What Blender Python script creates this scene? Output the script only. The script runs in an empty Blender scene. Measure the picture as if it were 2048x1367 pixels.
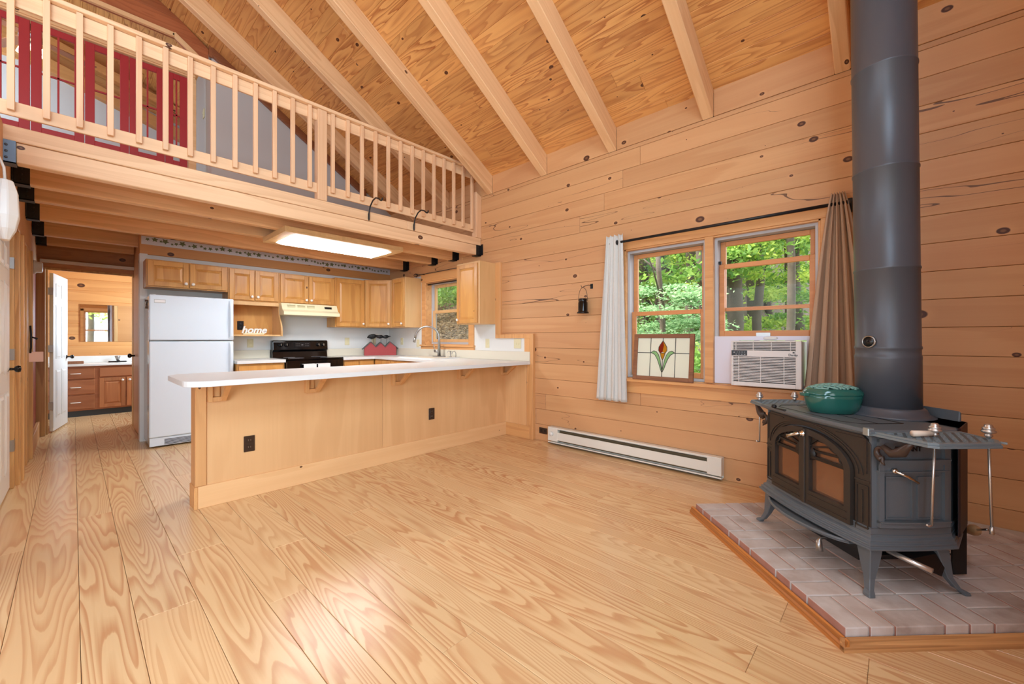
import bpy, bmesh, math, random
from mathutils import Vector, Matrix
random.seed(7)
R = math.radians
S = bpy.context.scene
COL = S.collection

# ------------------------------------------------------------------ camera
cam_d = bpy.data.cameras.new('camera')
cam = bpy.data.objects.new('camera', cam_d); COL.objects.link(cam)
cam_d.sensor_width = 36.0
cam_d.lens = 821.2 / 2048 * 36.0
cam.location = (0, 0, 1.2)
cam.rotation_euler = (R(90), 0, R(43.09 - 90))
cam_d.shift_y = -(683.5 - 677.2) / 2048
cam_d.clip_start = 0.02
S.camera = cam
# ------------------------------------------------------------------ view
S.view_settings.view_transform = 'Standard'
S.view_settings.look = 'None'
S.view_settings.exposure = 0.62
S.view_settings.gamma = 1.0
S.view_settings.use_curve_mapping = False
# ------------------------------------------------------------------ world: bright hazy summer sky
W = bpy.data.worlds.new('world'); S.world = W; W.use_nodes = True
bg = W.node_tree.nodes['Background']
bg.inputs[0].default_value = (0.86, 0.93, 1.0, 1)
bg.inputs[1].default_value = 2.6
# sun stands behind the house (over the far gable), lighting the crowns outside
sd = bpy.data.lights.new('sun', 'SUN'); sd.energy = 8.5; sd.angle = R(6); sd.color = (1.0, 0.95, 0.84)
so = bpy.data.objects.new('sun', sd); COL.objects.link(so); so.rotation_euler = (R(-28), R(-26), 0)
# added fill lamps standing in for daylight, with no windows at them
def area(name, loc, rot, sx, sy, e, col=(0.61, 0.82, 1.0)):
    d = bpy.data.lights.new(name, 'AREA'); d.shape = 'RECTANGLE'; d.size = sx; d.size_y = sy
    d.energy = e; d.color = col
    o = bpy.data.objects.new(name, d); COL.objects.link(o); o.location = loc; o.rotation_euler = rot
    return o
area('gable_fill_light', (-2.3, -0.62, 1.55), (R(90), 0, 0), 3.2, 2.1, 165)
area('gable_upper_fill_light', (-0.3, -0.62, 3.75), (R(80), 0, 0), 3.2, 1.5, 95)
area('left_fill_light', (-4.3, 2.2, 1.6), (R(90), 0, R(-90)), 3.2, 1.9, 55)
area('loft_fill_light', (-3.6, 5.4, 3.5), (R(90), 0, R(-90)), 1.6, 0.9, 22)
area('bathroom_fill_light', (1.3, 8.75, 1.6), (R(90), 0, R(90)), 0.7, 0.9, 32)
area('loft_bedroom_fill_light', (-1.5, 7.6, 4.6), (R(60), 0, R(-60)), 1.2, 0.9, 26)

# ------------------------------------------------------------------ helpers
def tag(o, label=None, cat=None, group=None, kind=None):
    if label: o['label'] = label
    if cat: o['category'] = cat
    if group: o['group'] = group
    if kind: o['kind'] = kind
    return o
def thing(name, label, cat, loc=(0, 0, 0), rotz=0, group=None):
    o = bpy.data.objects.new(name, None); COL.objects.link(o)
    o.location = loc; o.rotation_euler = (0, 0, rotz); o.empty_display_size = 0.1
    return tag(o, label, cat, group)
def origin_of(p):
    v = Vector((0, 0, 0))
    while p is not None:
        v = v + p.location; p = p.parent
    return v
class MB:
    """collects shapes and builds ONE mesh object"""
    def __init__(s, M=None):
        s.v = []; s.f = []; s.r = []; s.mi = []; s.M = M; s.m = 0; s.sm = []; s.smooth = False
    def add(s, vs, fs, rnd=None):
        b = len(s.v); r = random.random() if rnd is None else rnd
        if s.M is not None: vs = [tuple(s.M @ Vector(v)) for v in vs]
        s.v += [tuple(v) for v in vs]
        for f in fs:
            s.f.append(tuple(b + i for i in f)); s.r.append(r); s.mi.append(s.m); s.sm.append(s.smooth)
        return s
    def box(s, x0, x1, y0, y1, z0, z1, rnd=None):
        vs = [(x, y, z) for x in (x0, x1) for y in (y0, y1) for z in (z0, z1)]
        return s.add(vs, [(0, 1, 3, 2), (4, 6, 7, 5), (0, 4, 5, 1), (2, 3, 7, 6), (0, 2, 6, 4), (1, 5, 7, 3)], rnd)
    def bar(s, p0, p1, w, h, up=(0, 0, 1), rnd=None):
        p0 = Vector(p0); p1 = Vector(p1); d = (p1 - p0).normalized(); up = Vector(up)
        a = d.cross(up)
        if a.length < 1e-4: a = Vector((1, 0, 0))
        a.normalize(); b = a.cross(d).normalized()
        vs = [p + a * i * w / 2 + b * j * h / 2 for p in (p0, p1) for i in (-1, 1) for j in (-1, 1)]
        return s.add(vs, [(0, 1, 3, 2), (4, 6, 7, 5), (0, 4, 5, 1), (2, 3, 7, 6), (0, 2, 6, 4), (1, 5, 7, 3)], rnd)
    def prism(s, poly, ax, d0, d1, rnd=None):
        """poly in the plane across axis ax (0:YZ 1:XZ 2:XY), extruded d0..d1"""
        def P(p, d): return (d, p[0], p[1]) if ax == 0 else ((p[0], d, p[1]) if ax == 1 else (p[0], p[1], d))
        n = len(poly)
        vs = [P(p, d0) for p in poly] + [P(p, d1) for p in poly]
        fs = [tuple(range(n)), tuple(range(2 * n - 1, n - 1, -1))] + [(i, (i + 1) % n, n + (i + 1) % n, n + i) for i in range(n)]
        return s.add(vs, fs, rnd)
    def loft(s, rings, caps=True, closed=True, rnd=None):
        n = len(rings[0]); vs = [p for r in rings for p in r]; fs = []
        for k in range(len(rings) - 1):
            for i in range(n if closed else n - 1):
                j = (i + 1) % n
                fs.append((k * n + i, k * n + j, (k + 1) * n + j, (k + 1) * n + i))
        if caps:
            fs.append(tuple(range(n - 1, -1, -1))); fs.append(tuple(range((len(rings) - 1) * n, len(rings) * n)))
        return s.add(vs, fs, rnd)
    def tube(s, pts, r, n=10, rnd=None):
        pts = [Vector(p) for p in pts]; rings = []; m = len(pts)
        rs = r if isinstance(r, (list, tuple)) else [r] * m
        prev = None
        for i, p in enumerate(pts):
            d = (pts[min(i + 1, m - 1)] - pts[max(i - 1, 0)]).normalized()
            if prev is None:
                a = d.cross(Vector((0, 0, 1)));
                if a.length < 0.05: a = d.cross(Vector((1, 0, 0)))
            else:
                a = prev - d * prev.dot(d)
            a.normalize(); prev = a; b = d.cross(a)
            rings.append([p + (a * math.cos(2 * math.pi * k / n) + b * math.sin(2 * math.pi * k / n)) * rs[i] for k in range(n)])
        sm = s.smooth; s.smooth = True; s.loft(rings, rnd=rnd); s.smooth = sm
        return s
    def lathe(s, prof, c=(0, 0, 0), ax=(0, 0, 1), n=24, ex=1.0, ey=1.0, rnd=None):
        """prof = [(radius, height)], around the axis ax through c"""
        c = Vector(c); ax = Vector(ax).normalized()
        a = ax.cross(Vector((0, 0, 1)))
        if a.length < 0.05: a = Vector((1, 0, 0))
        a.normalize(); b = ax.cross(a)
        rings = [[c + ax * h + (a * math.cos(2 * math.pi * k / n) * ex + b * math.sin(2 * math.pi * k / n) * ey) * max(r, 1e-4) for k in range(n)] for r, h in prof]
        sm = s.smooth; s.smooth = True; s.loft(rings, rnd=rnd); s.smooth = sm
        return s
    def build(s, name, mat, parent=None, bevel=0, seg=1, recalc=True, local=False):
        me = bpy.data.meshes.new(name)
        off = Vector((0, 0, 0)) if (local or parent is None) else origin_of(parent)
        me.from_pydata([tuple(Vector(v) - off) for v in s.v], [], s.f)
        mats = mat if isinstance(mat, (list, tuple)) else [mat]
        for m in mats: me.materials.append(m)
        at = me.attributes.new('rnd', 'FLOAT', 'FACE')
        at.data.foreach_set('value', s.r)
        me.polygons.foreach_set('material_index', s.mi)
        me.polygons.foreach_set('use_smooth', s.sm)
        if recalc:
            bm = bmesh.new(); bm.from_mesh(me); bmesh.ops.recalc_face_normals(bm, faces=bm.faces); bm.to_mesh(me); bm.free()
        me.update()
        o = bpy.data.objects.new(name, me); COL.objects.link(o)
        if parent is not None: o.parent = parent
        if bevel:
            b = o.modifiers.new('bevel', 'BEVEL'); b.width = bevel; b.segments = seg; b.limit_method = 'ANGLE'; b.angle_limit = R(40)
        return o
def one(name, mat, parent, *boxargs, bevel=0, seg=1):
    return MB().box(*boxargs).build(name, mat, parent, bevel, seg)
def struct(o):
    o['kind'] = 'structure'; return o
def copy_tree(root, loc, rotz=None, label=None):
    r = root.copy(); COL.objects.link(r); r.location = loc
    if rotz is not None: r.rotation_euler = (0, 0, rotz)
    if label: r['label'] = label
    for ch in list(root.children):
        c = ch.copy(); COL.objects.link(c); c.parent = r
        for g in ch.children:
            d = g.copy(); COL.objects.link(d); d.parent = c
    return r
def frame(O, u, n):
    """local x along u, y along n (outward), z up"""
    u = Vector(u).normalized(); n = Vector(n).normalized()
    return Matrix(((u.x, n.x, 0, O[0]), (u.y, n.y, 0, O[1]), (0, 0, 1, O[2]), (0, 0, 0, 1)))
def text_mesh(name, txt, mat, parent, M, size, ext=0.001, shear=0.0, offset=0.0):
    cu = bpy.data.curves.new(name, 'FONT'); cu.body = txt; cu.size = size; cu.extrude = ext; cu.shear = shear; cu.offset = offset
    cu.align_x = 'CENTER'; cu.resolution_u = 4
    tmp = bpy.data.objects.new('tmp', cu); COL.objects.link(tmp)
    dg = bpy.context.evaluated_depsgraph_get(); dg.update()
    me = bpy.data.meshes.new_from_object(tmp.evaluated_get(dg))
    bpy.data.objects.remove(tmp); bpy.data.curves.remove(cu)
    # text lies in its XY plane; stand it up: x->x, y->z, z->y(out)
    off = origin_of(parent) if parent is not None else Vector((0, 0, 0))
    for v in me.vertices:
        v.co = (M @ Vector((v.co.x, v.co.z, v.co.y))) - off
    me.materials.clear(); me.materials.append(mat); me.name = name
    o = bpy.data.objects.new(name, me); COL.objects.link(o)
    if parent is not None: o.parent = parent
    return o

# ------------------------------------------------------------------ materials
def lin(c):
    return tuple((x / 12.92 if x <= 0.04045 else ((x + 0.055) / 1.055) ** 2.4) for x in [k / 255 for k in c]) + (1,)
def nt(name):
    m = bpy.data.materials.new(name); m.use_nodes = True
    t = m.node_tree; p = t.nodes['Principled BSDF']
    return m, t, p
def mth(t, op, a, b=None, c=None, clamp=False):
    n = t.nodes.new('ShaderNodeMath'); n.operation = op; n.use_clamp = clamp
    for i, x in enumerate((a, b, c)):
        if x is None: continue
        if isinstance(x, (int, float)): n.inputs[i].default_value = x
        else: t.links.new(x, n.inputs[i])
    return n.outputs[0]
def mix(t, f, a, b, typ='MIX'):
    n = t.nodes.new('ShaderNodeMix'); n.data_type = 'RGBA'; n.blend_type = typ
    for s, x in ((n.inputs[0], f), (n.inputs[6], a), (n.inputs[7], b)):
        if isinstance(x, (int, float)): s.default_value = x
        elif isinstance(x, tuple): s.default_value = x
        else: t.links.new(x, s)
    return n.outputs[2]
def plain(name, c, rough=0.5, metal=0.0, bump=0.0, bscale=80, var=0.0, vscale=6, coat=0.0):
    m, t, p = nt(name)
    p.inputs['Base Color'].default_value = lin(c); p.inputs['Roughness'].default_value = rough; p.inputs['Metallic'].default_value = metal
    p.inputs['Coat Weight'].default_value = coat
    tc = t.nodes.new('ShaderNodeTexCoord')
    if var:
        n = t.nodes.new('ShaderNodeTexNoise'); n.inputs['Scale'].default_value = vscale; n.inputs['Detail'].default_value = 4
        t.links.new(tc.outputs['Object'], n.inputs['Vector'])
        c2 = tuple(max(0, k * (1 - var)) for k in c)
        t.links.new(mix(t, n.outputs[0], lin(c), lin(c2)), p.inputs['Base Color'])
    if bump:
        n = t.nodes.new('ShaderNodeTexNoise'); n.inputs['Scale'].default_value = bscale; n.inputs['Detail'].default_value = 3
        t.links.new(tc.outputs['Object'], n.inputs['Vector'])
        b = t.nodes.new('ShaderNodeBump'); b.inputs['Strength'].default_value = bump; b.inputs['Distance'].default_value = 0.01
        t.links.new(n.outputs[0], b.inputs['Height']); t.links.new(b.outputs[0], p.inputs['Normal'])
    return m
def wood(name, light, dark, ax=0, along=0.7, across=7.0, rings=11.0, power=2.0, amount=0.6, fibre=0.25, var=0.16,
         knot=0.0, kscale=2.2, rough=0.42, bump=0.12, knotc=(82, 44, 26), redc=None, spec=0.5, crack=0.0, sharp=0.0):
    """grain = contour lines of a noise field stretched along the board; every board gets its own field"""
    m, t, p = nt(name)
    tc = t.nodes.new('ShaderNodeTexCoord'); at = t.nodes.new('ShaderNodeAttribute'); at.attribute_name = 'rnd'
    rnd = at.outputs['Fac']
    def mapped(sa, sc):
        mp = t.nodes.new('ShaderNodeMapping'); sc3 = [sc, sc, sc]; sc3[ax] = sa
        mp.inputs['Scale'].default_value = sc3; t.links.new(tc.outputs['Object'], mp.inputs['Vector']); return mp.outputs[0]
    def noise(v, scale, detail, w=None):
        n = t.nodes.new('ShaderNodeTexNoise'); n.noise_dimensions = '4D' if w is not None else '3D'
        n.inputs['Scale'].default_value = scale; n.inputs['Detail'].default_value = detail
        t.links.new(v, n.inputs['Vector'])
        if w is not None: t.links.new(w, n.inputs['W'])
        return n.outputs[0]
    w = mth(t, 'MULTIPLY', rnd, 37.0)
    n1 = noise(mapped(along, across), 1.0, 1.6, w)
    n2 = noise(mapped(along * 4, across * 18), 1.0, 2.0, w)
    s = mth(t, 'FRACT', mth(t, 'ADD', mth(t, 'MULTIPLY', n1, rings), mth(t, 'MULTIPLY', n2, 0.25)))
    s = mth(t, 'POWER', s, power)
    s = mth(t, 'MULTIPLY', s, mth(t, 'SUBTRACT', 1.0, mth(t, 'POWER', s, 14.0)))
    if sharp: s = mth(t, 'MULTIPLY', mth(t, 'SUBTRACT', s, 0.22, clamp=True), sharp, clamp=True)
    f = mth(t, 'ADD', mth(t, 'MULTIPLY', s, amount), mth(t, 'MULTIPLY', mth(t, 'SUBTRACT', n2, 0.5), fibre * 2), clamp=True)
    # how strongly a board shows its figure differs from board to board
    rr = mth(t, 'FRACT', mth(t, 'MULTIPLY', rnd, 7.13))
    f = mth(t, 'MULTIPLY', f, mth(t, 'MULTIPLY_ADD', rr, 0.7, 0.6), clamp=True)
    col = mix(t, f, lin(light), lin(dark))
    if redc is not None:
        r3 = mth(t, 'FRACT', mth(t, 'MULTIPLY', rnd, 3.71))
        col = mix(t, mth(t, 'MULTIPLY', r3, 0.6), col, lin(redc), 'MULTIPLY') if False else mix(t, mth(t, 'MULTIPLY', r3, 0.45), col, lin(redc))
    hs = t.nodes.new('ShaderNodeHueSaturation')
    r2 = mth(t, 'FRACT', mth(t, 'MULTIPLY', rnd, 13.7))
    t.links.new(mth(t, 'MULTIPLY_ADD', r2, var * 2, 1 - var), hs.inputs['Value']); t.links.new(col, hs.inputs['Color'])
    col = hs.outputs[0]
    h = f
    if knot:
        sx = t.nodes.new('ShaderNodeSeparateXYZ'); t.links.new(tc.outputs['Object'], sx.inputs[0])
        o_ = [i for i in range(3) if i != ax]
        al = sx.outputs[ax]; cr = mth(t, 'ADD', sx.outputs[o_[0]], sx.outputs[o_[1]])
        cx = t.nodes.new('ShaderNodeCombineXYZ')
        t.links.new(mth(t, 'ADD', mth(t, 'MULTIPLY', al, kscale * 0.7), mth(t, 'MULTIPLY', rnd, 31.7)), cx.inputs[0])
        t.links.new(mth(t, 'ADD', mth(t, 'MULTIPLY', cr, kscale), mth(t, 'MULTIPLY', rnd, 47.3)), cx.inputs[1])
        vo = t.nodes.new('ShaderNodeTexVoronoi'); vo.voronoi_dimensions = '2D'; vo.inputs['Scale'].default_value = 1.0
        t.links.new(cx.outputs[0], vo.inputs['Vector'])
        cs = t.nodes.new('ShaderNodeSeparateColor'); t.links.new(vo.outputs['Color'], cs.inputs[0])
        rad = mth(t, 'MULTIPLY', knot, mth(t, 'POWER', cs.outputs[0], 2.0))
        d = mth(t, 'DIVIDE', vo.outputs['Distance'], mth(t, 'ADD', rad, 0.0015))
        k = mth(t, 'MULTIPLY', mth(t, 'SUBTRACT', 1.12, d, clamp=True), 5.0, clamp=True)
        core = mth(t, 'MULTIPLY', mth(t, 'SUBTRACT', 0.55, d, clamp=True), 4.0, clamp=True)
        halo = mth(t, 'SUBTRACT', 1.0, mth(t, 'MULTIPLY', d, 0.4), clamp=True)
        col = mix(t, mth(t, 'MULTIPLY', halo, 0.35), col, lin(tuple(min(255, int(a * 1.12)) for a in light)))
        col = mix(t, k, col, lin(knotc))
        col = mix(t, mth(t, 'MULTIPLY', core, 0.6), col, lin(tuple(int(a * 0.78) for a in dark)))
    if crack:
        n3 = noise(mapped(0.55, 5.5), 1.0, 2.5, w); n4 = noise(mapped(0.9, 1.4), 1.0, 0.0, w)
        l_ = mth(t, 'LESS_THAN', mth(t, 'ABSOLUTE', mth(t, 'SUBTRACT', n3, 0.5)), mth(t, 'MULTIPLY', mth(t, 'SUBTRACT', n4, 0.53, clamp=True), crack))
        col = mix(t, mth(t, 'MULTIPLY', l_, 0.8), col, lin((70, 38, 22)))
    t.links.new(col, p.inputs['Base Color'])
    p.inputs['Roughness'].default_value = rough
    p.inputs['Specular IOR Level'].default_value = spec
    b = t.nodes.new('ShaderNodeBump'); b.inputs['Strength'].default_value = bump; b.inputs['Distance'].default_value = 0.004
    t.links.new(h, b.inputs['Height']); t.links.new(b.outputs[0], p.inputs['Normal'])
    return m
M = {}
PINE, PINED = (222, 170, 122), (192, 128, 78)
M['log_y'] = wood('log_wall_pine', (216, 166, 116), (196, 138, 88), ax=1, along=0.3, across=5, rings=5, power=1.2, amount=0.5, fibre=0.22, var=0.06, knot=0.085, kscale=3.0, rough=0.5, redc=(204, 148, 104), crack=0.014)
M['log_x'] = wood('log_pine_across', (206, 146, 86), (174, 108, 56), ax=0, along=0.3, across=5, rings=5, power=1.2, amount=0.5, fibre=0.25, var=0.08, knot=0.085, kscale=3.0, rough=0.5, crack=0.012)
M['ceil'] = wood('ceiling_tongue_and_groove_pine', (226, 166, 98), (162, 88, 40), ax=1, along=0.75, across=7.5, rings=13, power=2.4, amount=0.85, fibre=0.14, var=0.10, knot=0.055, kscale=3.2, rough=0.45, redc=(206, 140, 80))
M['rafter'] = wood('rafter_fir', (236, 190, 140), (208, 150, 100), ax=0, along=0.4, across=6, rings=9, power=1.6, amount=0.5, fibre=0.2, var=0.05, knot=0.05, kscale=2.2, rough=0.55)
M['beam'] = wood('beam_fir', (240, 198, 154), (214, 164, 118), ax=0, along=0.35, across=6, rings=9, power=1.6, amount=0.5, fibre=0.2, var=0.04, knot=0.05, kscale=2.0, rough=0.55)
M['joist'] = wood('joist_fir', (234, 184, 130), (200, 142, 90), ax=0, along=0.4, across=7, rings=8, power=1.5, amount=0.6, fibre=0.3, var=0.06, knot=0.04, kscale=1.6, rough=0.5)
M['rail_z'] = wood('baluster_fir', (234, 190, 148), (212, 158, 112), ax=2, along=0.5, across=9, rings=5, power=1.5, amount=0.5, fibre=0.25, var=0.05, rough=0.5)
M['floor'] = wood('heart_pine_floor', (234, 201, 152), (200, 142, 96), ax=1, along=0.42, across=5.0, rings=32, power=1.3, amount=0.72, fibre=0.16, var=0.05, rough=0.27, bump=0.03, redc=(216, 170, 120), spec=0.45, sharp=1.9)
M['trim_x'] = wood('pine_trim_long', (240, 192, 138), (216, 158, 102), ax=0, along=0.5, across=6, rings=5, power=1.4, amount=0.5, fibre=0.2, var=0.03, knot=0.06, kscale=2.4, rough=0.45)
M['trim_y'] = wood('pine_trim_depth', (226, 168, 108), (198, 132, 74), ax=1, along=0.5, across=6, rings=5, power=1.4, amount=0.5, fibre=0.2, var=0.04, knot=0.05, kscale=2.4, rough=0.42)
M['trim_z'] = wood('pine_trim_upright', (226, 170, 112), (196, 134, 78), ax=2, along=0.5, across=7, rings=5, power=1.4, amount=0.5, fibre=0.2, var=0.04, knot=0.05, kscale=2.4, rough=0.42)
M['ply'] = wood('plywood_panel', (232, 182, 128), (208, 150, 96), ax=2, along=0.4, across=2.6, rings=4, power=1.0, amount=0.5, fibre=0.25, var=0.04, rough=0.42)
M['cab'] = wood('honey_cabinet_wood', (214, 158, 88), (176, 112, 52), ax=2, along=0.7, across=5, rings=4, power=1.2, amount=0.6, fibre=0.25, var=0.06, knot=0.03, kscale=2.2, rough=0.33)
M['cabside'] = wood('cabinet_side_maple', (226, 182, 126), (206, 158, 100), ax=2, along=1.0, across=6, rings=4, power=1.2, amount=0.45, fibre=0.35, var=0.03, rough=0.4)
M['van'] = wood('vanity_wood', (176, 112, 72), (146, 84, 50), ax=0, along=0.7, across=5, rings=4, power=1.2, amount=0.6, fibre=0.25, var=0.05, rough=0.38)
M['oldwood'] = wood('old_brown_frame_wood', (150, 100, 68), (110, 68, 42), ax=1, along=1.2, across=14, rings=5, power=1.2, amount=0.6, fibre=0.4, var=0.08, rough=0.6)
M['post'] = wood('weathered_post', (218, 172, 112), (168, 118, 70), ax=2, along=0.5, across=7, rings=6, power=1.3, amount=0.7, fibre=0.3, var=0.08, knot=0.05, rough=0.5)
M['htrim'] = wood('hearth_edge_moulding', (200, 128, 62), (120, 66, 26), ax=0, along=0.4, across=26, rings=4, power=1.4, amount=0.8, fibre=0.3, var=0.05, rough=0.35)
M['dark'] = plain('dark_gap', (60, 34, 20), 0.9)
M['white'] = plain('white_paint', (236, 234, 228), 0.4)
M['wallboard'] = plain('white_wallboard', (230, 230, 226), 0.45, bump=0.05, bscale=200)
M['greywall'] = plain('grey_painted_wall', (196, 190, 184), 0.7)
M['lam'] = plain('white_laminate', (228, 230, 228), 0.38)
M['splash'] = plain('backsplash_laminate', (226, 218, 198), 0.4)
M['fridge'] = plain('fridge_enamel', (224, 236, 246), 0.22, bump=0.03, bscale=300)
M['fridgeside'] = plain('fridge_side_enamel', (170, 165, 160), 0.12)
M['blackgloss'] = plain('black_gloss_enamel', (10, 10, 12), 0.08)
M['blackmetal'] = plain('black_painted_steel', (14, 15, 18), 0.45)
M['iron'] = plain('cast_iron_lit', (96, 103, 109), 0.40, bump=0.06, bscale=260)  # black iron, lightened: light on the sides and top put into the colour
M['ironfront_shaded'] = plain('cast_iron_front_shaded', (50, 43, 38), 0.5, bump=0.06, bscale=260)  # same cast iron, with the shade on the front put into the colour
M['pipe'] = plain('stove_pipe_paint', (84, 88, 96), 0.38, 0.15, bump=0.03, bscale=300)
M['chrome'] = plain('polished_chrome', (215, 212, 205), 0.16, 1.0)
M['nickel'] = plain('nickel_spring_coil', (206, 204, 200), 0.3, 0.85)
M['steel'] = plain('brushed_steel', (170, 170, 168), 0.32, 1.0)
M['ceramic'] = plain('white_ceramic_knob', (246, 238, 226), 0.2)
M['green'] = plain('green_enamel', (34, 98, 88), 0.12, coat=0.5)
M['bisque'] = plain('almond_plastic', (226, 216, 176), 0.4)
M['hood'] = plain('almond_enamel', (232, 222, 184), 0.3)
M['brownplate'] = plain('brown_outlet_plastic', (56, 38, 28), 0.35)
M['linen'] = plain('pale_linen', (222, 220, 214), 0.9, bump=0.25, bscale=500, var=0.05, vscale=60)
M['beige'] = plain('beige_linen', (204, 174, 148), 0.9, bump=0.3, bscale=500, var=0.06, vscale=60)
M['red'] = plain('red_painted_wood', (176, 48, 50), 0.42)
M['maroon'] = plain('dark_red_panel', (150, 62, 46), 0.35)
M['barn'] = plain('birdhouse_red', (176, 72, 72), 0.7)
M['slate'] = plain('dark_grey_roof', (90, 92, 90), 0.7)
M['acplastic'] = plain('air_conditioner_plastic', (226, 220, 216), 0.4)
M['filler'] = plain('white_foam_board', (226, 226, 240), 0.6)
M['blackplastic'] = plain('black_plastic', (16, 16, 18), 0.3)
M['vinyl'] = plain('grey_white_window_vinyl', (190, 192, 196), 0.4)
M['heater'] = plain('cream_heater_enamel', (230, 226, 214), 0.35)
M['kick'] = plain('dark_toe_kick', (58, 62, 64), 0.6)
M['pink'] = plain('pale_pink_paper', (244, 206, 188), 0.9)
M['paper'] = plain('white_paper', (240, 240, 240), 0.8)
M['mirror'] = plain('mirror_glass', (235, 235, 235), 0.02, 1.0)
M['leaf_ink'] = plain('printed_leaves', (128, 130, 84), 0.8, var=0.4, vscale=30)
M['borderpaper'] = plain('border_paper', (214, 208, 208), 0.8)
M['linerwood'] = plain('handle_wood', (196, 150, 104), 0.6, var=0.2, vscale=40)
M['palewood'] = plain('pale_turned_handle', (232, 214, 196), 0.5)
M['bark'] = plain('bark', (112, 100, 88), 0.95, bump=0.6, bscale=18, var=0.45, vscale=9)
M['litter'] = plain('leaf_litter', (112, 95, 72), 0.95, bump=1.0, bscale=9, var=0.75, vscale=7)
def emis(name, c, st):
    m, t, p = nt(name); p.inputs['Base Color'].default_value = lin(c)
    p.inputs['Emission Color'].default_value = lin(c); p.inputs['Emission Strength'].default_value = st
    return m
M['lamp'] = emis('lit_diffuser', (250, 252, 255), 15.0)
M['bulb'] = emis('lit_bulb', (255, 246, 232), 8.0)
def glassm(name, c=(255, 255, 255), gl=0.10, rough=0.0):
    m = bpy.data.materials.new(name); m.use_nodes = True; t = m.node_tree; t.nodes.clear()
    o = t.nodes.new('ShaderNodeOutputMaterial'); tr = t.nodes.new('ShaderNodeBsdfTransparent'); g = t.nodes.new('ShaderNodeBsdfGlossy')
    tr.inputs[0].default_value = lin(c); g.inputs['Roughness'].default_value = rough
    fr = t.nodes.new('ShaderNodeFresnel'); fr.inputs[0].default_value = 1.45
    mx = t.nodes.new('ShaderNodeMixShader'); t.links.new(mth(t, 'MULTIPLY', fr.outputs[0], gl * 10), mx.inputs[0])
    t.links.new(tr.outputs[0], mx.inputs[1]); t.links.new(g.outputs[0], mx.inputs[2]); t.links.new(mx.outputs[0], o.inputs[0])
    return m
M['glass'] = glassm('window_glass', gl=0.010)
M['screen'] = glassm('insect_screen', (228, 230, 230), 0.005)
M['stoveglass'] = plain('stove_glass_reflection_tint', (140, 104, 80), 0.04, 0.55)  # warm brown metallic base puts the floor's reflection into the glass colour
M['stoveglass'].node_tree.nodes['Principled BSDF'].inputs['Specular IOR Level'].default_value = 1.0
def opal(name, c, tw=0.5):
    m = bpy.data.materials.new(name); m.use_nodes = True; t = m.node_tree; p = t.nodes['Principled BSDF']
    p.inputs['Base Color'].default_value = lin(c); p.inputs['Roughness'].default_value = 0.15
    tl = t.nodes.new('ShaderNodeBsdfTranslucent'); tl.inputs[0].default_value = lin(c)
    mx = t.nodes.new('ShaderNodeMixShader'); mx.inputs[0].default_value = tw
    t.links.new(p.outputs[0], mx.inputs[1]); t.links.new(tl.outputs[0], mx.inputs[2])
    t.links.new(mx.outputs[0], t.nodes['Material Output'].inputs[0]); return m
M['opal'] = opal('milky_glass', (246, 246, 232), 0.35); M['flame'] = opal('amber_red_glass', (168, 58, 30)); M['amber'] = opal('amber_glass', (226, 164, 44)); M['lgreen'] = opal('pale_green_glass', (176, 222, 160))
M['lead'] = plain('lead_came', (70, 74, 72), 0.5, 0.6)
def leafm(name, c1, c2):
    m = bpy.data.materials.new(name); m.use_nodes = True; t = m.node_tree; p = t.nodes['Principled BSDF']
    at = t.nodes.new('ShaderNodeAttribute'); at.attribute_name = 'rnd'
    col = mix(t, at.outputs['Fac'], lin(c1), lin(c2)); t.links.new(col, p.inputs['Base Color']); p.inputs['Roughness'].default_value = 0.6
    tl = t.nodes.new('ShaderNodeBsdfTranslucent'); t.links.new(col, tl.inputs[0])
    mx = t.nodes.new('ShaderNodeMixShader'); mx.inputs[0].default_value = 0.45
    t.links.new(p.outputs[0], mx.inputs[1]); t.links.new(tl.outputs[0], mx.inputs[2])
    t.links.new(mx.outputs[0], t.nodes['Material Output'].inputs[0]); return m
M['leafA'] = leafm('bright_leaves', (140, 178, 62), (210, 226, 112)); M['leafB'] = leafm('green_leaves', (84, 132, 60), (160, 194, 96)); M['leafC'] = leafm('pine_needles', (110, 158, 104), (178, 208, 160))
M['fallen'] = leafm('fallen_leaves_mix', (92, 74, 54), (176, 152, 120))
def brickm():
    m, t, p = nt('hearth_brick')
    tc = t.nodes.new('ShaderNodeTexCoord'); at = t.nodes.new('ShaderNodeAttribute'); at.attribute_name = 'rnd'
    n = t.nodes.new('ShaderNodeTexNoise'); n.inputs['Scale'].default_value = 9; n.inputs['Detail'].default_value = 6; t.links.new(tc.outputs['Object'], n.inputs['Vector'])
    col = mix(t, at.outputs['Fac'], lin((200, 186, 178)), lin((166, 148, 138)))
    col = mix(t, mth(t, 'MULTIPLY_ADD', n.outputs[0], 2.2, -0.75, clamp=True), col, lin((224, 218, 214)))
    geo = t.nodes.new('ShaderNodeNewGeometry'); sx = t.nodes.new('ShaderNodeSeparateXYZ'); t.links.new(geo.outputs['Normal'], sx.inputs[0])
    side = mth(t, 'GREATER_THAN', mth(t, 'SUBTRACT', sx.outputs[1], sx.outputs[0]), 1.0)
    col = mix(t, mth(t, 'MULTIPLY', side, 0.75), col, lin((158, 84, 56)))
    t.links.new(col, p.inputs['Base Color']); p.inputs['Roughness'].default_value = 0.8
    b = t.nodes.new('ShaderNodeBump'); b.inputs['Strength'].default_value = 0.35; b.inputs['Distance'].default_value = 0.01
    t.links.new(n.outputs[0], b.inputs['Height']); t.links.new(b.outputs[0], p.inputs['Normal'])
    return m
M['brick'] = brickm(); M['mortar'] = plain('mortar', (196, 190, 184), 0.9, bump=0.3, bscale=120)

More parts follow.
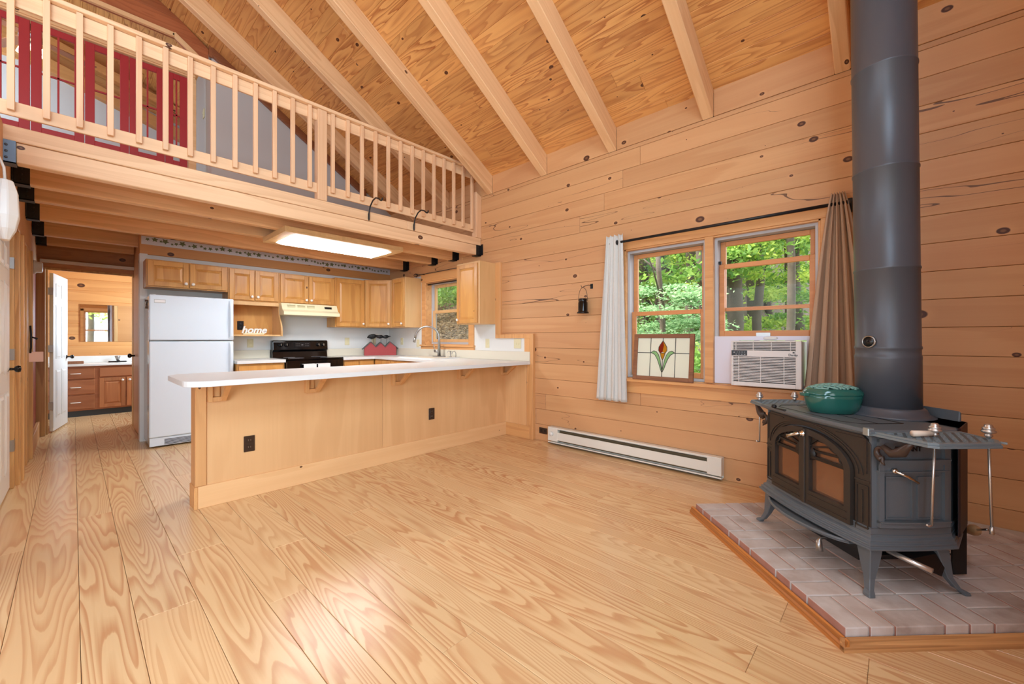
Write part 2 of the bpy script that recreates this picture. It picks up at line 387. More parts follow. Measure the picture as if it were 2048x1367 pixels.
# ================================================================== SETTING
TS = 0.615; TH = math.atan(TS); ZE = 3.345; XR = 3.78; RIDGE = -0.4
roofz = lambda x: ZE + TS * (XR - x)
# floor boards run along Y
mb = MB(); x = -4.6; rg = random.Random(3)
while x < 3.8:
    w = rg.choice([0.165, 0.18, 0.195, 0.21])
    y = -0.8 - rg.random() * 2
    while y < 9.9:
        L = rg.uniform(2.4, 4.2); y0, y1 = max(y, -0.8), min(y + L, 9.8)
        if y1 > y0: mb.box(x + 0.0008, min(x + w - 0.0008, 3.79), y0 + 0.0006, y1 - 0.0006, -0.02, 0.0, rg.random())
        y += L
    x += w
struct(mb.build('floor', M['floor'], bevel=0.0016))
struct(one('floor', M['dark'], None, -4.7, 3.95, -0.95, 10.0, -0.14, -0.012))

# window wall of squared pine logs, with two window openings
OPEN = [(0.405, 1.98, 0.82, 2.085), (4.33, 5.38, 1.10, 2.09)]
def logwall(mb, ax, d0, d1, u0, u1, rows, opens, rg, jl=(2.4, 4.6), gap=0.0011):
    for (z0, z1) in rows:
        cuts = [u0]; u = u0 - rg.random() * 2
        while u < u1:
            u += rg.uniform(*jl)
            if u0 + 0.2 < u < u1 - 0.2: cuts.append(u)
        cuts.append(u1)
        for a, b in zip(cuts[:-1], cuts[1:]):
            r = rg.random(); bp = sorted(set([a, b] + [e for o in opens for e in o[:2] if a < e < b and z0 < o[3] and z1 > o[2]]))
            for c, d in zip(bp[:-1], bp[1:]):
                zz = [(z0, z1)]
                for o in opens:
                    if o[0] < (c + d) / 2 < o[1]:
                        nz = []
                        for p, q in zz:
                            if q <= o[2] or p >= o[3]: nz.append((p, q)); continue
                            if p < o[2]: nz.append((p, o[2]))
                            if q > o[3]: nz.append((o[3], q))
                        zz = nz
                for p, q in zz:
                    if q - p < 0.004: continue
                    if ax == 0: mb.box(d0, d1, c + gap, d - gap, p + gap, q - gap, r)
                    else: mb.box(c + gap, d - gap, d0, d1, p + gap, q - gap, r)
rows = [(0.0, 0.19)] + [(0.19 + 0.1805 * k, 0.19 + 0.1805 * (k + 1)) for k in range(16)]
rows.append((rows[-1][1], 3.118))
mb = MB(); logwall(mb, 0, 3.78, 3.95, -0.95, 9.95, rows, OPEN, random.Random(11))
y = -0.68; bk = MB(); logwall(bk, 0, 3.79, 3.94, -0.95, 9.95, [(0, 3.118)], OPEN, random.Random(1), jl=(20, 30), gap=0); bk.box(3.80, 3.94, -0.95, 9.95, 3.10, 3.40)
struct(bk.build('wall_right', M['dark']))
#                                                   blocking boards between the rafter feet
ys_ = [-0.68, 0.234, 1.151, 2.078, 2.975, 3.886, 4.801, 5.716, 6.63]
for ya_, yb_ in zip([-1.05] + ys_, ys_ + [9.9]):
    mb.box(3.775, 3.95, ya_ + 0.093, yb_ - 0.001, 3.119, 3.36)
struct(mb.build('wall_right', M['log_y'], bevel=0.005))
# kitchen wallboard on the lower part of the window wall
mb = MB()
mb.box(3.77, 3.785, 3.76, 4.30, 0.93, 2.18); mb.box(3.77, 3.785, 4.30, 5.42, 0.93, 1.09); mb.box(3.77, 3.785, 5.42, 6.47, 0.93, 2.19)
mb.box(3.77, 3.785, 3.28, 3.76, 0.93, 1.21)
struct(mb.build('wall_right', M['wallboard']))
# stepped pine edging where the wallboard ends
mb = MB()
mb.box(3.745, 3.79, 3.712, 3.803, 1.255, 2.185); mb.box(3.745, 3.79, 3.158, 3.803, 1.207, 1.258)
mb.box(3.745, 3.79, 3.158, 3.30, 0.93, 1.21); mb.box(3.745, 3.79, 3.158, 3.26, 0.0, 0.93)
mb.box(3.735, 3.781, 3.155, 3.20, 0.0, 1.262)
struct(mb.build('trim_1', M['trim_z'], bevel=0.003))

# kitchen back wall (wallboard below, logs above) and the upper storey gable wall
mb = MB(); mb.box(0.54, 3.79, 6.47, 6.56, 0, 2.195); mb.box(0.53, 0.60, 6.44, 6.56, 0, 2.20)
struct(mb.build('wall_back', M['wallboard']))
mb = MB(); mb.box(0.53, 3.79, 6.45, 6.60, 2.195, 2.42); mb.box(0.53, 3.79, 6.45, 6.60, 2.42, 2.54)
struct(mb.build('wall_back', M['log_x'], bevel=0.004))
bo = MB(); bo.box(0.545, 3.775, 6.446, 6.45, 2.312, 2.408)
mb = bo; mb.m = 1; rg = random.Random(5); x = 0.60
while x < 3.74:
    big = rg.random() < 0.3; s = (0.034 if big else 0.021) * rg.uniform(0.8, 1.2); cz = 2.362 + rg.uniform(-0.012, 0.018); a0 = rg.uniform(0, 6.28)
    pts = [];
    for k in range(10):
        rr = s * (1.0 if k % 2 == 0 else 0.5); a = a0 + k * math.pi / 5; pts.append((x + rr * math.cos(a), cz + rr * 0.9 * math.sin(a)))
    mb.prism(pts, 1, 6.4445, 6.446, rg.random()); x += s * 1.2 + rg.uniform(0.012, 0.04)
tb = mb.build('wallpaper_border', [M['borderpaper'], M['leaf_ink']]); tag(tb, 'long white wallpaper border printed with green ivy leaves high above the cabinets', 'wallpaper border')
# gable wall above the loft, closing the hall behind it
gx0 = 1.215
mb = MB(); mb.prism([(gx0, 2.54), (3.79, 2.54), (3.79, roofz(3.79)), (gx0, roofz(gx0))], 1, 6.42, 6.47)
mb.box(gx0, gx0 + 0.05, 6.47, 8.6, 2.54, 5.0)
struct(mb.build('wall_loft', M['greywall']))
mb = MB(); mb.prism([(gx0 + 0.0, roofz(gx0) - 0.11), (3.3, roofz(3.3) - 0.11), (3.3, roofz(3.3)), (gx0, roofz(gx0))], 1, 6.37, 6.42)
mb.box(gx0 - 0.03, gx0 + 0.012, 6.39, 6.42, 4.80, 5.0)
struct(mb.build('trim_2', wood('gable_edge_trim', (150, 92, 58), (120, 66, 38), ax=0), bevel=0.003))
mb = MB(); z = 4.90
for k in range(8):
    z1 = z + 0.21; xa = -0.45 - 0.0
    xr = min(gx0 - 0.03, XR - (z1 - ZE) / TS)
    if z1 > roofz(RIDGE): break
    xl = -4.5 + (z1 - ZE) / TS - 0.08
    mb.prism([(max(xl, -2.6), z), (min(gx0 - 0.03, XR - (z - ZE) / TS), z), (xr, z1), (max(xl, -2.6), z1)], 1, 6.42, 6.52); z = z1
mb.prism([(0.86, 4.90), (gx0 - 0.03, 4.90), (gx0 - 0.03, 4.72), (1.06, 4.72)], 1, 6.42, 6.52)
struct(mb.build('wall_gable', wood('gable_boards', (176, 102, 62), (140, 72, 40), ax=0, knot=0.06, kscale=2.4), bevel=0.004))
mb = MB(); mb.bar((-2.6, 6.40, 4.885), (0.84, 6.40, 4.885), 0.04, 0.05, rnd=.3); mb.bar((0.83, 6.40, 4.90), (1.07, 6.40, 4.73), 0.04, 0.05, rnd=.6)
struct(mb.build('trim_3', M['trim_x'], bevel=0.003))
# loft bedroom end wall: painted below, sloping board band above
mb = MB(); mb.prism([(-4.6, 2.54), (gx0, 2.54), (gx0, 4.70), (0.2, 4.95), (-4.6, 4.95)], 1, 8.62, 8.7)
struct(mb.build('wall_bedroom', M['greywall']))
mb = MB()
for k in range(8): mb.box(-4.6, 1.3, 8.64, 8.72, 4.6 + k * 0.2, 4.8 + k * 0.2)
mb.prism([(-0.6, 5.18), (-0.6, 5.0), (1.22, 4.42), (1.22, 4.60)], 1, 8.50, 8.64, 0.3); mb.prism([(-0.6, 5.45), (-0.6, 5.32), (1.22, 4.80), (1.22, 4.92)], 1, 8.45, 8.60, 0.8)
struct(mb.build('wall_bedroom', M['log_x'], bevel=0.004))

# roof boards on both slopes
def roof(name, sx):
    mb = MB(); rg = random.Random(21 if sx > 0 else 22); s = -0.05
    while s < 4.93:
        y = -1 - rg.random() * 3
        while y < 10:
            L = rg.uniform(1.8, 3.6); y0, y1 = max(y, -1.0), min(y + L, 10)
            if y1 > y0: mb.box(-s - 0.141, -s, y0, y1 - 0.001, 0, 0.03, rg.random())
            y += L
        s += 0.1415
    o = mb.build(name, M['ceil'], bevel=0.0035)
    if sx > 0: o.location = (XR, 0, ZE); o.rotation_euler = (0, TH, 0)
    else: o.location = (2 * RIDGE - XR, 0, ZE); o.rotation_euler = (0, TH, R(180)); o.location.y = 9.0
    return struct(o)
roof('ceiling', 1); roof('ceiling', -1)
struct(MB().prism([(3.95, ZE - 0.02), (RIDGE, roofz(RIDGE) + 0.10), (2 * RIDGE - 3.95, ZE - 0.02), (2 * RIDGE - 3.95, ZE + 0.3), (RIDGE, roofz(RIDGE) + 0.5), (3.95, ZE + 0.3)], 1, -1.0, 10.1).build('ceiling', M['dark']))
# rafters
names = {0: 'nearest the stove pipe', 1: 'second from the stove pipe', 2: 'third from the stove pipe', 3: 'fourth from the stove pipe', 4: 'fifth from the stove pipe', 5: 'landing on the wall at the end of the loft railing'}
rk = [(-0.68, 'behind the stove pipe beside the window gable'), (0.234, 'rising beside the top of the black stove pipe'), (1.151, 'above the right half of the curtained window'), (2.078, 'above the left curtain'), (2.975, 'second out from the loft railing'), (3.886, 'whose foot lands right beside the loft railing end'), (4.801, 'first one behind the loft railing'), (5.716, 'second one behind the loft railing, next to the painted gable')]
for i, (yn, wh) in enumerate(rk):
    Ri = Matrix.Rotation(-TH, 3, 'Y'); q = [Ri @ Vector((x_ - XR, 0, z_ - ZE)) for x_, z_ in ((XR, 3.112), (XR, ZE + 0.005), (RIDGE, roofz(RIDGE) + 0.005), (RIDGE, roofz(RIDGE) - 0.235))]
    o = MB().prism([(v.x, v.z) for v in q], 1, 0, 0.092).build('ceiling_rafter', M['rafter'], bevel=0.006)
    o.location = (XR, yn, ZE); o.rotation_euler = (0, TH, 0)
    tag(o, 'sloping pine ceiling rafter ' + wh, 'rafter', 'rafters under the right roof slope')
o = MB().box(RIDGE - 0.05, RIDGE + 0.05, -0.9, 6.42, roofz(RIDGE) - 0.34, roofz(RIDGE) - 0.05).build('ridge_beam', M['trim_y'], bevel=0.005)
tag(o, 'long pine ridge beam at the peak of the ceiling', 'beam')

# out-of-frame walls: gable wall behind the camera with a window, and the far left wall
mb = MB()
GO = [(0.25, 1.55, 0.85, 2.15)]
logwall(mb, 1, -0.95, -0.75, -4.7, 3.78, rows, GO, random.Random(31))
mb.prism([(-4.6, 3.11), (3.78, 3.11), (3.78, ZE), (RIDGE, roofz(RIDGE)), (-4.58, ZE)], 1, -0.95, -0.75)
struct(mb.build('wall_front', M['log_x'], bevel=0.005))
mb = MB(); logwall(mb, 0, -4.75, -4.6, -0.95, 9.95, rows, [], random.Random(32)); mb.box(-4.75, -4.6, -0.95, 9.95, 3.11, 3.4)
struct(mb.build('wall_far_left', M['log_y'], bevel=0.005))
struct(MB().box(-4.7, 3.95, 9.80, 9.95, 0, 5.9).build('wall_far', M['log_x']))
fw = MB()
for a in ((0.25, 0.30, 0.85, 2.15), (1.50, 1.55, 0.85, 2.15)): fw.box(a[0], a[1], -0.93, -0.77, a[2], a[3])
for z in (0.85, 1.47, 2.10): fw.box(0.30, 1.50, -0.90, -0.82, z, z + 0.05)
fw.box(0.17, 0.25, -0.75, -0.73, 0.80, 2.23); fw.box(1.55, 1.63, -0.75, -0.73, 0.80, 2.23); fw.box(0.17, 1.63, -0.75, -0.73, 2.15, 2.25); fw.box(0.15, 1.65, -0.75, -0.70, 0.80, 0.85)
fwo = struct(fw.build('window_3', M['trim_x'], bevel=0.003))
struct(MB().box(0.30, 1.50, -0.865, -0.861, 0.87, 2.12).build('window_glass', M['glass'], fwo))

# left wall under the loft: partition on the house centre line
struct(MB().box(-0.46, -0.40, 3.0, 5.16, 0, 2.08).box(-0.42, -0.30, 3.0, 9.8, 2.08, 2.30)
       .build('wall_left', M['log_y'], bevel=0.004))
mb = MB(); mb.box(-0.40, -0.31, 6.45, 7.72, 0, 2.08)
struct(mb.build('wall_left', M['maroon']))
struct(MB().box(-0.60, -0.43, 5.2, 6.4, 0, 2.08).build('wall_closet', M['trim_z']))
mb = MB()
for a, b in ((5.16, 5.26), (5.26, 5.40)): mb.box(-0.42 if a < 5.2 else -0.40, -0.325 if a < 5.2 else -0.30, a, b, 0, 2.08)
mb.box(-0.42, -0.30, 6.02, 6.30, 0, 2.08); mb.box(-0.36, -0.275, 6.30, 6.37, 0, 2.08); mb.box(-0.42, -0.285, 5.40, 5.50, 0, 2.08)
struct(mb.build('trim_4', M['post'], bevel=0.004))
struct(MB().box(-0.31, -0.28, 6.37, 7.70, 0, 0.19).build('baseboard_left', M['trim_y'], bevel=0.004))
# end wall of the passage with the bathroom doorway
mb = MB()
mb.box(-0.32, 0.62, 7.72, 7.86, 2.075, 2.20, 0.2); mb.box(-0.32, 0.62, 7.74, 7.86, 2.20, 2.38, 0.6); mb.box(-0.32, 0.62, 7.74, 7.86, 2.38, 2.54, 0.9)
struct(mb.build('wall_passage', wood('passage_logs', (206, 146, 94), (170, 108, 62), ax=0, knot=0.08, kscale=2.6), bevel=0.005))
mb = MB(); mb.box(-0.32, -0.235, 7.66, 7.86, 0, 2.075); mb.box(-0.235, -0.215, 7.78, 7.86, 0, 2.07); mb.box(0.565, 0.62, 7.70, 7.86, 0, 2.075)
mb.box(-0.3, 0.6, 7.70, 7.73, 2.06, 2.09)
struct(mb.build('trim_5', M['post'], bevel=0.003))
struct(MB().box(-0.28, 0.60, 7.66, 7.72, 2.145, 2.185).build('trim_6', M['white'], bevel=0.004))
# passage right wall (side of the kitchen) with a closed door
mb = MB(); mb.box(0.575, 0.66, 6.56, 7.72, 0, 2.54)
struct(mb.build('wall_passage', M['log_y'], bevel=0.003))
d3 = struct(MB().box(0.555, 0.575, 6.62, 7.5, 0.01, 2.02).build('door_3', M['trim_z'], bevel=0.003))
hd = MB()
for z in (0.35, 1.10, 1.85): hd.box(0.540, 0.556, 6.58, 6.62, z, z + 0.09)
hd.build('hinge', M['steel'], d3)
MB().lathe([(0.012, 0), (0.012, 0.03), (0.027, 0.04), (0.03, 0.055), (0.02, 0.07), (0.0, 0.072)], (0.555, 7.3, 0.98), (-1, 0, 0), 16).build('door_knob', M['blackgloss'], d3)
# loft floor deck and its joists
mb = MB(); x = -4.6
while x < 3.77:
    mb.box(x, min(x + 0.139, 3.78), 4.13, 9.8, 2.53, 2.558); x += 0.14
struct(mb.build('floor', M['joist'], bevel=0.002))
jl = [(4.62, 3.78, 'just behind the loft edge beam'), (5.12, 3.78, 'running above the middle of the light fixture'), (5.90, 3.78, 'in front of the kitchen wall border'), (6.76, 0.56, 'over the passage, nearer one'), (7.40, 0.56, 'over the passage, hard by the bathroom doorway')]
def hanger(mb, xw, sx, y0, y1):
    """steel joist hanger, xw = wall face, sx = direction into the room"""
    xa, xb = sorted((xw, xw + sx * 0.085))
    mb.box(xa, xb, y0 - 0.004, y0, 2.318, 2.47); mb.box(xa, xb, y1, y1 + 0.004, 2.318, 2.47); mb.box(xa, xb, y0 - 0.004, y1 + 0.004, 2.318, 2.326)
    xa, xb = sorted((xw, xw + sx * 0.006)); mb.box(xa, xb, y0 - 0.045, y1 + 0.045, 2.33, 2.475)
    for z in (2.35, 2.39, 2.43):
        mb.lathe([(0.008, 0), (0.008, 0.003), (0.003, 0.006)], (xw + sx * 0.045, y0 - 0.004, z), (0, -1, 0), 8)
for y0, xe, wh in jl:
    j = thing('floor_joist', 'brown pine loft joist ' + wh, 'joist', (xe, y0, 2.33), group='joists carrying the loft floor')
    one('timber', M['joist'], j, -0.26, xe - 0.005, y0, y0 + 0.09, 2.328, 2.53, bevel=0.005)
    if xe > 3:
        mb = MB(); hanger(mb, 3.779, -1, y0, y0 + 0.09); mb.build('joist_hanger', M['blackmetal'], j)
    mb = MB(); hanger(mb, -0.30, 1, y0, y0 + 0.09); mb.build('joist_hanger', M['blackmetal'], j)
eb = thing('loft_edge_beam', 'large pale pine beam along the loft edge, below the railing', 'beam', (1.7, 4.15, 2.33))
one('timber', M['beam'], eb, -0.25, 3.775, 4.118, 4.20, 2.328, 2.458, bevel=0.005)
MB().box(-0.31, 2.63, 4.108, 4.20, 2.460, 2.557, .4).box(2.632, 3.775, 4.108, 4.20, 2.460, 2.557, .7).build('rim_board', M['beam'], eb, bevel=0.004)
mb = MB(); hanger(mb, 3.779, -1, 4.114, 4.20); mb.build('joist_hanger', M['blackmetal'], eb)
mb = MB(); hanger(mb, -0.335, 1, 4.114, 4.20); mb.build('joist_hanger', plain('grey_hanger', (90, 98, 108), 0.4, 0.5), eb)
# beam on the house centre line that carries the joists' left ends, seen from below
struct(MB().box(-0.42, -0.302, 3.0, 9.8, 2.30, 2.56).build('trim_7', M['log_y'], bevel=0.006))

# ================================================================== LOFT RAILING
rl = thing('loft_railing', 'pale pine loft railing with square balusters above the kitchen', 'railing', (1.7, 4.12, 2.557))
one('cap_rail', M['beam'], rl, -1.2, 3.49, 4.085, 4.175, 3.444, 3.474, bevel=0.004)
one('top_rail', M['beam'], rl, -1.2, 3.62, 4.131, 4.150, 3.335, 3.442, bevel=0.003)
one('bottom_rail', M['beam'], rl, -1.2, 3.665, 4.131, 4.150, 2.628, 2.722, bevel=0.003)
one('post', M['rail_z'], rl, 1.625, 1.715, 4.10, 4.19, 2.558, 3.443, bevel=0.006)
MB().prism([(3.68, 2.558), (3.779, 2.558), (3.779, 3.12), (3.68, 3.17)], 1, 4.10, 4.185).build('post', M['rail_z'], rl, bevel=0.004)
bx = [-0.592, -0.44, -0.287, -0.136, 0.015, 0.167, 0.319, 0.471, 0.622, 0.773, 0.926, 1.079, 1.231, 1.384, 1.536] + [1.757 + 0.1537 * k for k in range(13)]
for k, x in enumerate(bx):
    top = 3.442 if x < 3.5 else 3.35
    one('baluster', M['rail_z'], rl, x, x + 0.033, 4.098, 4.130, 2.655, top, bevel=0.002)
# plant hooks screwed to the loft beam
def plant_hook(x0, label):
    h = thing('plant_hook', label, 'hook', (x0, 4.10, 2.48), group='wrought iron hooks on the loft beam')
    pts = [(0, -0.008, -0.005), (0, -0.010, 0.06), (0.0, -0.03, 0.12), (0, -0.09, 0.172), (0, -0.15, 0.185), (0, -0.21, 0.165), (0, -0.24, 0.14), (0, -0.265, 0.130), (0, -0.285, 0.142), (0, -0.28, 0.158)]
    from mathutils import geometry
    P = []
    for a, b in zip(pts[:-1], pts[1:]):
        for q in range(3): P.append(tuple(Vector(a).lerp(Vector(b), q / 3) + Vector((x0, 4.10, 2.48))))
    MB().tube(P, 0.0075, 8).build('arm', M['blackmetal'], h)
    MB().lathe([(0.004, -0.02), (0.014, 0.0), (0.014, 0.05), (0.006, 0.075)], (x0, 4.096, 2.475), (0, 0, 1), 10, ey=1, ex=0.6).build('mounting_plate', M['blackmetal'], h)
plant_hook(2.15, 'black curved iron plant hook on the loft beam, left one of the two')
plant_hook(2.71, 'black curved iron plant hook on the loft beam, right one of the two')

# ================================================================== LOFT: red glazed bifold doors
HZ = 4.575
mb = MB(); mb.box(-1.6, 1.09, 6.68, 6.80, 4.585, 4.68, .3); mb.box(1.02, 1.10, 6.68, 6.78, 2.56, 4.585, .6); mb.box(-1.6, 1.09, 6.66, 6.68, 4.60, 4.625, .8)
struct(mb.build('trim_8', M['trim_x'], bevel=0.003))
bays = [(-1.11, -0.71), (-0.71, -0.31), (-0.31, 0.09), (0.09, 0.46), (0.46, 0.79), (0.79, 1.015)]
nmr = ['leftmost', 'second from left', 'third from left', 'fourth from left', 'second from the light switch', 'nearest the light switch']
for k, (a, b) in enumerate(bays):
    n = 6 - k; sk = 0.05 * (1 if k % 2 else -1)
    d = thing('glazed_folding_door', 'tall red folding door with small glass panes behind the loft railing, ' + nmr[k], 'door', (a, 6.72, 2.565), group='red folding doors in the loft')
    w = b - a; g = 0.003
    mb = MB(); y0, y1 = 6.705, 6.735
    st = 0.08
    mb.box(a + g, a + st, y0, y1, 2.57, HZ); mb.box(b - st, b - g, y0, y1, 2.57, HZ)
    mb.box(a + st, b - st, y0, y1, HZ - 0.07, HZ); mb.box(a + st, b - st, y0 + 0.006, y1 - 0.006, 2.57, 3.40); mb.box(a + st, b - st, y0, y1, 3.40, 3.47); mb.box(a + st, b - st, y0, y1, 3.55, 3.61)
    mb.build('door_frame', M['red'], d, bevel=0.002)
    mb = MB(); c = (a + b) / 2
    mb.box(c - 0.008, c + 0.008, y0 + 0.004, y1 - 0.004, 3.61, HZ - 0.07)
    for z in (4.05,): mb.box(a + st, b - st, y0 + 0.004, y1 - 0.004, z - 0.008, z + 0.008)
    mb.build('glazing_bars', M['red'], d)
    MB().box(a + st, b - st, 6.719, 6.722, 3.47, HZ - 0.07).build('glass_panes', M['glass'], d)
# bedroom ceiling fan seen through the panes
f = thing('ceiling_fan', 'ceiling fan with glass lamp shades seen through the red loft doors', 'ceiling fan', (-0.35, 7.6, 4.75))
MB().lathe([(0.02, 0.6), (0.02, 0.18), (0.09, 0.16), (0.10, 0.05), (0.05, 0.0)], (-0.35, 7.6, 4.75), n=20).build('motor', M['steel'], f)
for k in range(4):
    a = k * math.pi / 2 + 0.5; c, s = math.cos(a), math.sin(a)
    MB().bar((-0.35 + c * .1, 7.6 + s * .1, 4.83), (-0.35 + c * .62, 7.6 + s * .62, 4.85), 0.12, 0.008).build('blade', M['van'], f, bevel=0.002)
for k in range(3):
    a = k * 2.1 + 0.2; c, s = math.cos(a), math.sin(a)
    g = MB().lathe([(0.015, 0.0), (0.03, -0.02), (0.055, -0.09)], (-0.35 + c * .10, 7.6 + s * .10, 4.73), n=14).build('lamp_shade', M['opal'], f)
    MB().lathe([(0.0, 0.0), (0.02, -0.02), (0.028, -0.05), (0.0, -0.08)], (-0.35 + c * .10, 7.6 + s * .10, 4.73), n=10).build('bulb', M['bulb'], g)
sw = thing('light_switch', 'almond light switch on the grey wall beside the red loft doors', 'light switch', (1.21, 6.85, 4.25))
MB().box(1.205, 1.214, 6.81, 6.89, 4.19, 4.31).build('plate', M['bisque'], sw, bevel=0.002); MB().box(1.198, 1.206, 6.84, 6.86, 4.23, 4.27).build('toggle', M['bisque'], sw)

# ================================================================== KITCHEN
def rect_ring(mb, x0, x1, z0, z1, s, y0, y1):
    mb.box(x0, x0 + s, y0, y1, z0, z1); mb.box(x1 - s, x1, y0, y1, z0, z1)
    mb.box(x0 + s, x1 - s, y0, y1, z1 - s, z1); mb.box(x0 + s, x1 - s, y0, y1, z0, z0 + s)
def raised(mb, x0, x1, z0, z1, yb, yt, sl):
    A = [(x0, yb, z0), (x1, yb, z0), (x1, yb, z1), (x0, yb, z1)]
    B = [(x0 + sl, yt, z0 + sl), (x1 - sl, yt, z0 + sl), (x1 - sl, yt, z1 - sl), (x0 + sl, yt, z1 - sl)]
    mb.add(A + B, [(4, 5, 6, 7), (0, 1, 5, 4), (1, 2, 6, 5), (2, 3, 7, 6), (3, 0, 4, 7)])
def door_panel(par, O, u, n, w, h, mat, name='door', s=0.052, knob=None, kmat=None, knobname='knob'):
    mb = MB(frame(O, u, n)); t = 0.02
    rect_ring(mb, 0, w, 0, h, s, 0, t)
    mb.box(s, w - s, 0, 0.006, s, h - s); raised(mb, s + 0.002, w - s - 0.002, s + 0.002, h - s - 0.002, 0.008, 0.019, min(0.028, (h - 2 * s) * 0.3))
    rect_ring(mb, s, w - s, s, h - s, 0.006, 0.006, 0.014)
    d = mb.build(name, mat, par, bevel=0.002)
    if knob:
        F = frame(O, u, n); p = F @ Vector((knob[0], t, knob[1])); nn = Vector(n).normalized()
        MB().lathe([(0.007, 0), (0.006, 0.012), (0.017, 0.016), (0.018, 0.023), (0.012, 0.029), (0, 0.03)], p, nn, 16).build(knobname, kmat or M['ceramic'], d)
    return d
def wall_cab(label, x0, x1, z0, z1, ndoor, yf=6.17, yb=6.455, group=None):
    c = thing('wall_cabinet', label, 'cabinet', ((x0 + x1) / 2, yf, z0))
    MB().box(x0, x1, yf, yb, z0, z1).build('cabinet_body', M['cab'], c, bevel=0.002)
    m = 0.014; gp = 0.012; w = (x1 - x0 - 2 * m - (ndoor - 1) * gp) / ndoor
    for k in range(ndoor):
        a = x0 + m + k * (w + gp)
        kx = (w - 0.028) if (k == 0) else 0.028
        door_panel(c, (a, yf, z0 + m), (1, 0, 0), (0, -1, 0), w, z1 - z0 - 2 * m, M['cab'], knob=(kx, 0.045))
    return c
wall_cab('two-door wooden wall cabinet above the white refrigerator', 0.56, 1.335, 1.79, 2.105, 2)
wall_cab('two-door wooden wall cabinet above the open shelf nook', 1.337, 1.925, 1.69, 2.105, 2)
wall_cab('two-door wooden wall cabinet above the almond range hood', 1.927, 2.69, 1.69, 2.105, 2)
wall_cab('tall single-door wooden wall cabinet just right of the range hood', 2.692, 3.17, 1.378, 2.125, 1)
# diagonal corner cabinet
c = thing('corner_wall_cabinet', 'wooden wall cabinet set diagonally across the kitchen corner', 'cabinet', (3.32, 6.01, 1.38))
A = (3.172, 6.17); B = (3.475, 5.865)
MB().prism([A, B, (3.769, 5.865), (3.769, 6.455), (3.172, 6.455)], 2, 1.378, 2.135).build('cabinet_body', M['cab'], c, bevel=0.002)
u = Vector((B[0] - A[0], B[1] - A[1], 0)); L = u.length; u.normalize(); n = Vector((-u.y, u.x, 0)); n = -n if n.dot(Vector((-1, -1, 0))) < 0 else n
door_panel(c, (A[0] + u.x * 0.02, A[1] + u.y * 0.02, 1.392), u, n, L - 0.04, 0.73, M['cab'], knob=(L - 0.07, 0.045))
c = thing('wall_cabinet', 'narrow wooden wall cabinet left of the kitchen window', 'cabinet', (3.62, 5.68, 1.38))
MB().box(3.475, 3.769, 5.49, 5.863, 1.378, 2.15).build('cabinet_body', M['cabside'], c, bevel=0.002)
door_panel(c, (3.475, 5.85, 1.392), (0, -1, 0), (-1, 0, 0), 0.345, 0.74, M['cab'], knob=(0.31, 0.045))
c = thing('wall_cabinet', 'pale wooden wall cabinet right of the kitchen window, nearest the log wall', 'cabinet', (3.62, 4.0, 1.39))
MB().box(3.47, 3.769, 3.80, 4.24, 1.39, 2.18).build('cabinet_body', M['cabside'], c, bevel=0.002)
door_panel(c, (3.47, 4.225, 1.402), (0, -1, 0), (-1, 0, 0), 0.395, 0.755, M['cab'], knob=(0.03, 0.045))
# open nook shelf with curved side
c = thing('open_wall_shelf', 'open wooden shelf nook with a curved right side beside the refrigerator', 'shelf', (1.64, 6.2, 1.235))
mb = MB(); mb.box(1.337, 1.925, 6.44, 6.455, 1.25, 1.688); mb.build('back_panel', M['cab'], c)
MB().box(1.353, 1.924, 6.09, 6.44, 1.235, 1.255).build('shelf_board', M['cabside'], c, bevel=0.003); MB().box(1.353, 1.924, 6.17, 6.19, 1.64, 1.688).build('top_rail', M['cabside'], c, bevel=0.003)
prof = [(6.44, 1.235), (6.07, 1.235), (6.07, 1.30), (6.08, 1.36), (6.11, 1.42), (6.15, 1.47), (6.175, 1.52), (6.18, 1.58), (6.17, 1.688), (6.44, 1.688)]
MB().prism(prof, 0, 1.925, 1.943).build('side_panel', M['cabside'], c, bevel=0.003); MB().prism(prof, 0, 1.337, 1.352).build('side_panel', M['cabside'], c)
o = thing('black_outlet', 'black outlet plate inside the open shelf nook', 'outlet', (1.53, 6.435, 1.38)); MB().box(1.50, 1.575, 6.434, 6.44, 1.32, 1.44).build('plate', M['blackplastic'], o, bevel=0.002)
MB().box(1.522, 1.553, 6.430, 6.435, 1.39, 1.42).box(1.522, 1.553, 6.430, 6.435, 1.34, 1.37).build('socket', M['blackmetal'], o, bevel=0.002)
hs = thing('home_sign', 'small white wooden word sign reading home in the shelf nook', 'sign', (1.63, 6.2, 1.255))
MB().box(1.505, 1.745, 6.17, 6.215, 1.256, 1.275).build('sign_base', M['bisque'], hs, bevel=0.002)
text_mesh('lettering', 'home', M['white'], hs, Matrix.Translation((1.63, 6.19, 1.276)), 0.125, 0.010, shear=0.28, offset=0.0035)

# range hood
h = thing('range_hood', 'almond range hood under the wall cabinets above the black stove', 'range hood', (2.3, 6.2, 1.5))
MB().prism([(6.45, 1.69), (6.10, 1.69), (6.05, 1.60), (5.99, 1.57), (5.99, 1.525), (6.45, 1.525)], 0, 1.93, 2.69).build('hood_body', M['hood'], h, bevel=0.003)
MB().box(2.50, 2.60, 6.064, 6.09, 1.632, 1.662).build('control_panel', M['blackplastic'], h)
mb = MB()
for k in range(3):
    for j in range(4): mb.box(2.0 + k * 0.13, 2.10 + k * 0.13, 6.064, 6.09, 1.628 + j * 0.012, 1.633 + j * 0.012)
mb.build('vent_slots', M['bisque'], h)

